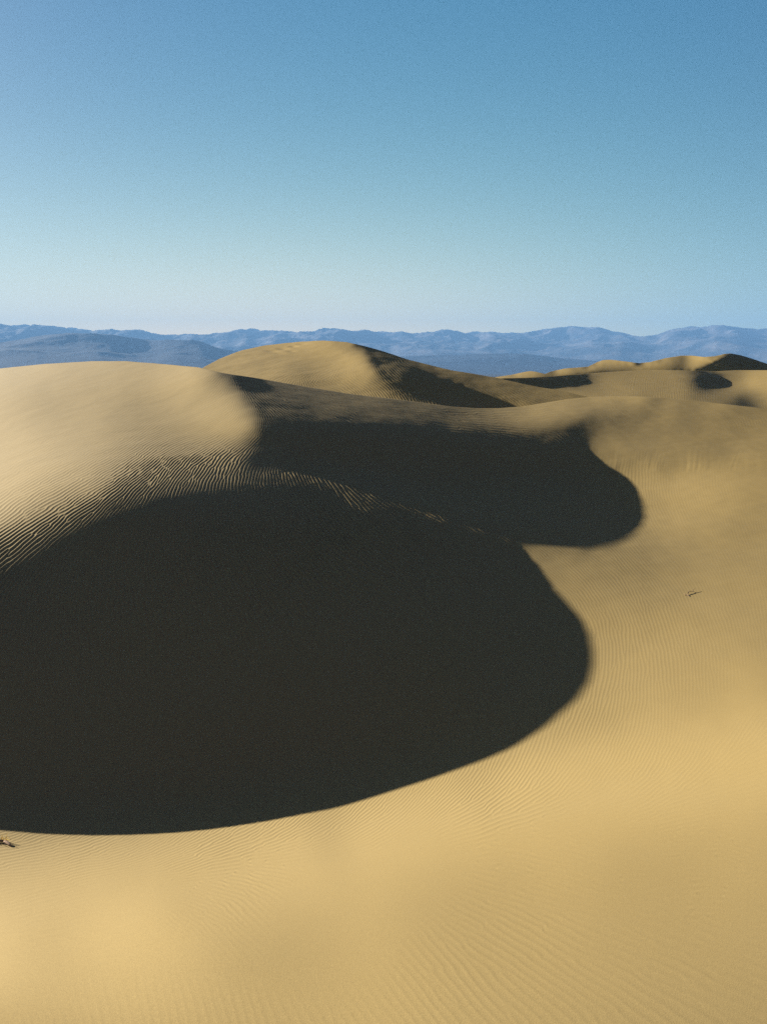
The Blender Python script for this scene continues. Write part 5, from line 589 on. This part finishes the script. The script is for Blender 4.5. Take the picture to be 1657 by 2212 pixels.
RIP_B = [(600, 760, 18, 5.5, 0.0024), (700, 790, 15, 5.5, 0.0042), (640, 800, 12, 5.5, 0.0072), (720, 815, 160, 5.5, 0.0102), (780, 825, 150, 5.5, 0.0102), (820, 832, 135, 5.5, 0.0192), (850, 856, 118, 5.5, 0.0216), (900, 868, 112, 5.5, 0.0135), (960, 878, 110, 5.5, 0.0135), (760, 852, 135, 5.5, 0.0192), (650, 835, 165, 5.5, 0.0144), (500, 800, 20, 5.5, 0.0036), (560, 800, 15, 5.5, 0.0054), (780, 770, 20, 6, 0.0), (840, 800, 140, 5.5, 0.009), (900, 790, 160, 5.5, 0.0072), (960, 820, 158, 5.5, 0.0072), (1050, 835, 155, 5.5, 0.006), (1150, 850, 160, 5.5, 0.0072), (950, 850, 140, 6, 0.0006), (1000, 862, 140, 6, 0.0006), (1200, 860, 165, 5.5, 0.0072)]
rip_a = ripple_field(Sheet('A'), RIP_A, -330.0, 1990.0, 790.0, 2330.0, 1.0, 4e-3, 11)
cols_a = np.concatenate([np.arange(-940, -60, 8.0), np.arange(-60, 1720, 1.2), np.arange(1720, 2041, 8.0)])
rows_a = np.concatenate([np.arange(2660, 2260, -8.0), np.arange(2260, 1900, -1.8), np.arange(1900, 781, -1.15), [780.0]])
def slope_gullies(P, U, V):
    # faint sand-flow streaks down the slip face at the right
    m = np.exp(-((U - 1480) / 190)**4) * np.clip((V - 930) / 50, 0, 1) * np.clip((1022 - V) / 14, 0, 1)
    q = U + 0.25 * (V - 950) + 14 * vnoise(U / 60.0, V / 60.0, 35)
    m = m * np.clip((V - 950) / 70, 0, 1) * (0.5 + 0.5 * vnoise(U / 55.0, V / 90.0, 36))
    z = 0.0042 * m * (vnoise(q / 19.0, V / 190.0, 31) + 0.7 * vnoise(q / 9.0, V / 110.0, 33))
    # broad, slight unevenness everywhere
    return z + 0.004 * fbm(P[..., 0] / 1.3, P[..., 1] / 1.3, 3, 41) * np.clip(P[..., 1] / 10, 0.3, 1.5) * np.clip((U + 938) / 60, 0, 1) * np.clip((2038 - U) / 60, 0, 1) * np.clip((2650 - V) / 60, 0, 1)
dune_near, SH_A = sheet_mesh('A', 'dune_hollow', SAND, cols_a, rows_a, rip_a, -5.0, 16.0, slope_gullies,
    kind='structure', label='rippled sand dune sloping into a deep shadowed hollow', category='dune')

rip_b = ripple_field(Sheet('B'), RIP_B, 400.0, 1340.0, 735.0, 905.0, 1.0, 1e-3, 12)
cols_b = np.arange(385, 1356, 1.2); rows_b = np.concatenate([np.arange(970, 900, -3.0), np.arange(900, 737, -0.8), [737.0]])
def old_tracks(P, U, V):
    z = 0.02 * fbm(P[..., 0] / 2.5, P[..., 1] / 2.5, 3, 51)
    for cu, cv, su, sv, d in ((588, 758, 14, 2.6, .05), (612, 753, 12, 2.0, .045), (634, 748, 9, 1.8, .05), (603, 764, 16, 2.0, .03), (630, 759, 10, 1.8, .035), (652, 743, 12, 1.6, .04)):
        z = z - d * np.exp(-((U - cu) / su)**2 - ((V - cv) / sv)**2)
    return z
dune_mid, SH_B = sheet_mesh('B', 'dune_crest', SAND_FAR, cols_b, rows_b, rip_b, -6.0, 26.0, old_tracks,
    kind='structure', label='rounded sand dune crest standing behind the hollow, dark on its right side', category='dune')
cols_c = np.arange(1026, 1955, 1.8); rows_c = np.concatenate([np.arange(955, 895, -3.0), np.arange(895, 800, -0.8), [800.0]])
RIP_C = [(1400,838,88,5.5,.02),(1440,842,92,5.5,.02),(1320,830,80,5.5,.012),(1600,840,95,6,.0),(1350,865,100,6,.01),(1200,850,100,6,.008),(1250,815,90,6,.0),(1500,865,95,6,.012),(1700,850,90,6,.01)]
rip_c = ripple_field(Sheet('C'), RIP_C, 1040.0, 1900.0, 795.0, 900.0, 1.0, 1e-3, 13)
dune_flat, SH_C = sheet_mesh('C', 'dune_flat', SAND_FAR, cols_c, rows_c, rip_c, -8.0, 40.0,
    lambda P, U, V: 0.015 * fbm(P[..., 0] / 4, P[..., 1] / 4, 3, 61),
    kind='structure', label='broad low sand dune with two small shadowed hollows', category='dune')
cols_d = np.arange(1026, 1955, 1.5); rows_d = np.concatenate([np.arange(876, 830, -3.0), np.arange(830, 764, -0.6), [764.0]])
dune_far, SH_D = sheet_mesh('D', 'dune_ridge', SAND_FAR, cols_d, rows_d, None, -9.0, 120.0,
    lambda P, U, V: 0.012 * fbm(P[..., 0] / 6, P[..., 1] / 6, 4, 71),
    kind='structure', label='line of far peaked sand dunes against the blue mountains', category='dune')

# sand under the eye, to both sides and behind, joining the near dune's edges
def edge_profile(u):
    v = np.linspace(rows_a[0], np.interp(u, SH_A.sil[:, 0], SH_A.sil[:, 1]) + 1, 500)
    p = SH_A.pos(np.full(v.shape, u), v)
    return np.arctan2(p[:, 0], p[:, 1]), np.maximum.accumulate(np.hypot(p[:, 0], p[:, 1])), p[:, 2]
az_l, R_l, z_l = edge_profile(cols_a[0] + 1)
az_r, R_r, z_r = edge_profile(cols_a[-1] - 1)
low = SH_A.pos(cols_a, np.full(cols_a.shape, rows_a[0] - 6.0))
az_low, r_low = np.arctan2(low[:, 0], low[:, 1]), np.hypot(low[:, 0], low[:, 1])
def inner_sand():
    az = np.concatenate([np.linspace(-math.pi, az_low[0], 60)[:-1], az_low[::8], np.linspace(az_low[-1], math.pi, 60)])
    ro = np.interp(az, np.r_[-math.pi, az_low, math.pi], np.r_[1.6, r_low, 1.6])
    zo = np.interp(az, np.r_[-math.pi, az_low, math.pi], np.r_[-1.8, low[:, 2] - 0.001, -1.8])
    t = np.linspace(0, 1, 24)[:, None]
    r = ro * t
    z = -1.72 * (1 - t) + zo * t
    return np.stack([r * np.sin(az), r * np.cos(az), z + 0 * r], -1)
def side_sand():
    q = np.linspace(0, 1, 160)[None, :]
    r = np.geomspace(1.2, 26.0, 180)[:, None]
    a0 = np.interp(r, R_r, az_r) - 0.012
    a1 = np.interp(r, R_l, az_l) + 0.012 + 2 * math.pi
    az = a0 + (a1 - a0) * q
    zr, zl = np.interp(r, R_r, z_r), np.interp(r, R_l, z_l)
    k = q * q * (3 - 2 * q)
    z = zr * (1 - k) + zl * k - 0.001 + 0.25 * np.sin(math.pi * q) * fbm(r * np.sin(az) / 6.0, r * np.cos(az) / 6.0, 3, 21)
    z = np.where(r > 22, z - (r - 22) * 0.9, z)
    return np.stack([r * np.sin(az), r * np.cos(az), z], -1)
grid_mesh('sand_ground', inner_sand(), SAND, kind='structure', label='smooth sand directly under the viewer', category='ground')
grid_mesh('sand_slope', side_sand(), SAND, kind='structure', label='sand slope beside and behind the viewer', category='ground')
# ----------------------------------------------------------------- desert floor
FLOOR, _nt, _b = new_mat('desert_floor')
_n = _nt.nodes.new('ShaderNodeTexNoise'); _n.inputs['Scale'].default_value = 0.004; _n.inputs['Detail'].default_value = 8
_g = _nt.nodes.new('ShaderNodeNewGeometry'); _nt.links.new(_g.outputs['Position'], _n.inputs['Vector'])
_m = _nt.nodes.new('ShaderNodeMixRGB'); _m.inputs[1].default_value = (.022, .026, .034, 1); _m.inputs[2].default_value = (.04, .042, .046, 1)
_nt.links.new(_n.outputs['Fac'], _m.inputs[0]); _nt.links.new(_m.outputs[0], _b.inputs['Base Color'])
def floor_grid():
    r = np.concatenate([[0.0], np.geomspace(20, 18000, 70)])[:, None]
    a = np.linspace(-math.pi, math.pi, 181)[None, :]
    z = np.interp(r, [0, 60, 150, 600, 18000], [-9, -9, -14, -30, -32]) + 0 * a
    return np.stack([r * np.sin(a), r * np.cos(a), z], -1)
grid_mesh('desert_floor', floor_grid(), FLOOR, kind='structure', label='flat dark valley floor beyond the dunes', category='ground')

# ----------------------------------------------------------------- mountains
def rock_material(name, lo, hi):
    m_, nt_, b_ = new_mat(name)
    n_ = nt_.nodes.new('ShaderNodeTexNoise'); n_.inputs['Scale'].default_value = 0.0022; n_.inputs['Detail'].default_value = 9; n_.inputs['Roughness'].default_value = .65
    g_ = nt_.nodes.new('ShaderNodeNewGeometry'); nt_.links.new(g_.outputs['Position'], n_.inputs['Vector'])
    r_ = nt_.nodes.new('ShaderNodeValToRGB'); r_.color_ramp.elements[0].position = .40; r_.color_ramp.elements[1].position = .66
    r_.color_ramp.elements[0].color = (*lo, 1); r_.color_ramp.elements[1].color = (*hi, 1)
    nt_.links.new(n_.outputs['Fac'], r_.inputs[0]); nt_.links.new(r_.outputs[0], b_.inputs['Base Color'])
    return m_
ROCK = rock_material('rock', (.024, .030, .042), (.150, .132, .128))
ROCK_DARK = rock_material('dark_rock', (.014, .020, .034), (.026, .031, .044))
def mountain(name, line, r_front, r_ridge, seed, rough, label, mat=ROCK, n=(900, 150)):
    line = np.array(line, float)
    u = np.linspace(line[0, 0], line[-1, 0], n[0])
    v = np.interp(u, line[:, 0], line[:, 1])
    az = np.arctan2((u - CX) / F, math.cos(PITCH) + (CY - v) / F * math.sin(PITCH))
    x, y = (u - CX) / F, (CY - v) / F
    c, sn = math.cos(PITCH), math.sin(PITCH)
    elev = (y * c - sn) / np.hypot(x, c + y * sn)
    ridge = r_ridge * (1 + 0.05 * vnoise(u / 160.0, u * 0, seed)) 
    t = np.linspace(0, 1.6, n[1])[:, None]
    R = r_front + (ridge - r_front)[None, :] * t
    X, Y = R * np.sin(az), R * np.cos(az)
    rn = ridged(X / 3200.0, Y / 3200.0, 7, seed)
    broad = fbm(X / 9000.0, Y / 9000.0, 3, seed + 40)
    tt = np.clip(t, 0, 1)
    body = (0.06 * tt + 0.94 * tt**1.5) * np.where(t > 1, 1 - 0.8 * (t - 1), 1)
    z = body * (1 + 0.25 * broad) + rough * (rn - 0.55) * np.clip(tt * 1.6, 0, 1)**1.2 * (0.35 + 0.65 * body)
    # the broad run of the sky line is set by the range; its small teeth by the rock itself
    ang = (z / R).max(0)
    k = np.exp(-0.5 * (np.arange(-40, 41) / (4.0 * n[0] / 1700.0))**2); k /= k.sum()
    sm = np.convolve(np.pad(np.log((elev + 32 / ridge) / ang), 40, mode='edge'), k, mode='valid')
    z = z * np.exp(sm)[None, :] - 32
    P = np.stack([X, Y, z], -1)
    return grid_mesh(name, P, mat, kind='structure', label=label, category='mountains')
FAR_LINE = [(-900,712),(-500,690),(-250,705),(-60,695),(0,699),(15,701),(33,703.5),(55,700.5),(90,702),(130,706),(150,706.5),(190,713),(206,713),(232,711.5),(270,713),(305,711.5),(335,720),(358,722.5),(390,723.5),(412,720.5),(430,722.5),(455,722),(480,717),(505,715.5),(520,710),(540,709.5),(553,711.5),(575,714),(600,713),(615,714.5),(637,718),(650,715.5),(675,715.5),(703,708.5),(722,708),(740,711.5),(760,715.5),(782,712.5),(795,711),(810,718),(835,715.5),(850,719),(863,714.5),(892,720.5),(928,715.5),(938,717.5),(955,712),(975,711.5),(997,717.5),(1035,718.5),(1059,715.5),(1070,718.5),(1085,720.5),(1102,719),(1130,719),(1160,713),(1200,707.5),(1240,705),(1262,708),(1287,706),(1303,709),(1320,717),(1340,717),(1358,722.5),(1380,727),(1405,725),(1417,724.5),(1437,715),(1470,706.5),(1500,705),(1517,707),(1532,703.5),(1552,700.5),(1580,704.5),(1600,708),(1630,711),(1657,709.5),(1750,702),(1900,712),(2100,695),(2500,705)]
NEAR_LINE = [(-900,735),(-400,738),(-100,736),(0,741),(60,730),(100,723),(150,719.5),(200,720),(249,723.5),(299,731),(333,736),(366,733.5),(400,735),(432,735),(449,743),(465,751),(500,757),(560,762),(640,768),(760,775),(900,768),(980,766),(1050,764),(1120,763),(1200,772),(1300,781),(1400,786),(1657,790),(2500,792)]
def jag(line, a, seed):
    u = np.arange(line[0][0], line[-1][0], 3.0)
    v = np.interp(u, [p[0] for p in line], [p[1] for p in line])
    return np.c_[u, v + a * fbm(u / 16.0, u * 0 + .5, 4, seed)]
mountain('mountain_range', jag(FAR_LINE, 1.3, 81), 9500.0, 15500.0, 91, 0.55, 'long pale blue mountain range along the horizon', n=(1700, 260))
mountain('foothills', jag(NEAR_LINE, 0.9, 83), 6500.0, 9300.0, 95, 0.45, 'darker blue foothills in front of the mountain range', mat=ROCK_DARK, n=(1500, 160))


# ----------------------------------------------------------------- small things on the sand
def sand_point(sheet, u, v):
    p = sheet.pos(np.array([float(u)]), np.array([float(v)]))[0]
    return Vector(p)
def tube(bm, pts, radii, seg=7):
    rings = []
    for k, p in enumerate(pts):
        p = Vector(p)
        d = (Vector(pts[min(k + 1, len(pts) - 1)]) - Vector(pts[max(k - 1, 0)])).normalized()
        a = d.orthogonal().normalized(); b = d.cross(a)
        rings.append([bm.verts.new(p + (a * math.cos(2 * math.pi * i / seg) + b * math.sin(2 * math.pi * i / seg)) * radii[k]) for i in range(seg)])
    for r0, r1 in zip(rings[:-1], rings[1:]):
        for i in range(seg):
            bm.faces.new((r0[i], r0[(i + 1) % seg], r1[(i + 1) % seg], r1[i]))
    bm.faces.new(rings[0][::-1]); bm.faces.new(rings[-1])
def plain(name, c0, c1, scale=60):
    m, nt, b = new_mat(name)
    n_ = nt.nodes.new('ShaderNodeTexNoise'); n_.inputs['Scale'].default_value = scale
    g_ = nt.nodes.new('ShaderNodeNewGeometry'); nt.links.new(g_.outputs['Position'], n_.inputs['Vector'])
    x_ = nt.nodes.new('ShaderNodeMixRGB'); x_.inputs[1].default_value = (*c0, 1); x_.inputs[2].default_value = (*c1, 1)
    nt.links.new(n_.outputs['Fac'], x_.inputs[0]); nt.links.new(x_.outputs[0], b.inputs['Base Color'])
    return m
BARK = plain('dry_bark', (.12, .075, .045), (.26, .18, .12))
STRAW = plain('straw', (.50, .33, .06), (.70, .50, .13))
def mesh_obj(name, bm, mat, **kw):
    me = bpy.data.meshes.new(name); bm.normal_update(); bm.to_mesh(me); bm.free()
    for p in me.polygons: p.use_smooth = True
    me.materials.append(mat)
    return link(bpy.data.objects.new(name, me), **kw)

def on_sand(sheet, origin, path, lift):
    """picture path (u, v, lift factor) -> points relative to origin, lifted off the sand"""
    return [sand_point(sheet, u, v) + Vector((0, 0, h + lift)) - origin for u, v, h in path]
o0 = sand_point(SH_A, 1487, 1284)
twig = bpy.data.objects.new('dry_twig', None); twig.location = o0; twig.empty_display_size = 0.05
link(twig, label='small dry forked twig lying on the rippled sand at right', category='twig')
bm = bmesh.new()
pts = on_sand(SH_A, o0, [(1480.6, 1286.8, 0), (1483.6, 1284.7, 0.006), (1487.0, 1281.7, 0.015), (1490.4, 1280.0, 0.0175), (1493.8, 1279.6, 0.015), (1496.3, 1279.2, 0.006), (1499.8, 1278.8, 0)], 0.004)
tube(bm, pts, [.0025, .004, .0045, .004, .0035, .003, .0012])
mesh_obj('stem', bm, BARK, parent=twig)
for path, rad in ([(1483.6, 1285.1, 0.006), (1486.6, 1280.5, 0.025), (1487.0, 1278.8, 0.03)], [.004, .003, .0012]), \
                 ([(1483.2, 1285.5, 0.005), (1486.2, 1287.7, 0.002), (1489.5, 1289.0, 0)], [.0045, .0035, .0012]), \
                 ([(1480.6, 1286.8, 0), (1478.5, 1286.0, 0.01), (1477.2, 1284.7, 0.0175)], [.005, .004, .0015]), \
                 ([(1494.7, 1279.6, 0.015), (1497.2, 1277.5, 0.025), (1499.8, 1275.8, 0.03)], [.0045, .003, .0015]):
    bm = bmesh.new(); tube(bm, on_sand(SH_A, o0, path, 0.004), rad); mesh_obj('branch', bm, BARK, parent=twig)

o1 = sand_point(SH_A, 4, 1822)
plant = bpy.data.objects.new('dry_plant', None); plant.location = o1; plant.empty_display_size = 0.05
link(plant, label='withered plant with yellow tuft and brown stem lying on sand at the left edge', category='plant')
bm = bmesh.new()
tube(bm, on_sand(SH_A, o1, [(10, 1821, .012), (16, 1824, .016), (22, 1827.5, .010), (27, 1830, .002)], .004), [.009, .013, .009, .0015], 9)
tube(bm, on_sand(SH_A, o1, [(-30, 1817, .004), (-14, 1818, .014), (0, 1820, .016), (12, 1822, .012)], .004), [.004, .006, .007, .006])
mesh_obj('stem', bm, BARK, parent=plant)
bm = bmesh.new()
rt = np.random.default_rng(5)
for k in range(70):
    u0_ = rt.uniform(-34, 16); v0_ = 1818 + (u0_ - 0) * 0.12 + rt.normal(0, 1.2)
    du, dv = rt.normal(3, 7), rt.normal(0, 2.5); hgt = abs(rt.normal(.02, .02)) + .004
    tube(bm, on_sand(SH_A, o1, [(u0_, v0_, .006), (u0_ + du * .5, v0_ + dv * .5, hgt), (u0_ + du, v0_ + dv, hgt * 1.2)], .004), [.0022, .0018, .0006], 4)
mesh_obj('tuft', bm, STRAW, parent=plant)


# ----------------------------------------------------------------- air
HAZE = bpy.data.materials.new('haze'); HAZE.use_nodes = True
_nt = HAZE.node_tree; _nt.nodes.clear()
_v = _nt.nodes.new('ShaderNodeVolumePrincipled')
_v.inputs['Color'].default_value = (*(.141,.296,.535), 1); _v.inputs['Density'].default_value = 8e-5
_v.inputs['Anisotropy'].default_value = 0.0
_o = _nt.nodes.new('ShaderNodeOutputMaterial'); _nt.links.new(_v.outputs[0], _o.inputs['Volume'])
bm = bmesh.new()
bmesh.ops.create_cube(bm, size=1.0)
for vtx in bm.verts:
    vtx.co = Vector((vtx.co.x * 36500, vtx.co.y * 36500, 1150.0 if vtx.co.z > 0 else -34.0))
mesh_obj('haze', bm, HAZE, kind='stuff', label='thin blue desert haze filling the valley air', category='haze')
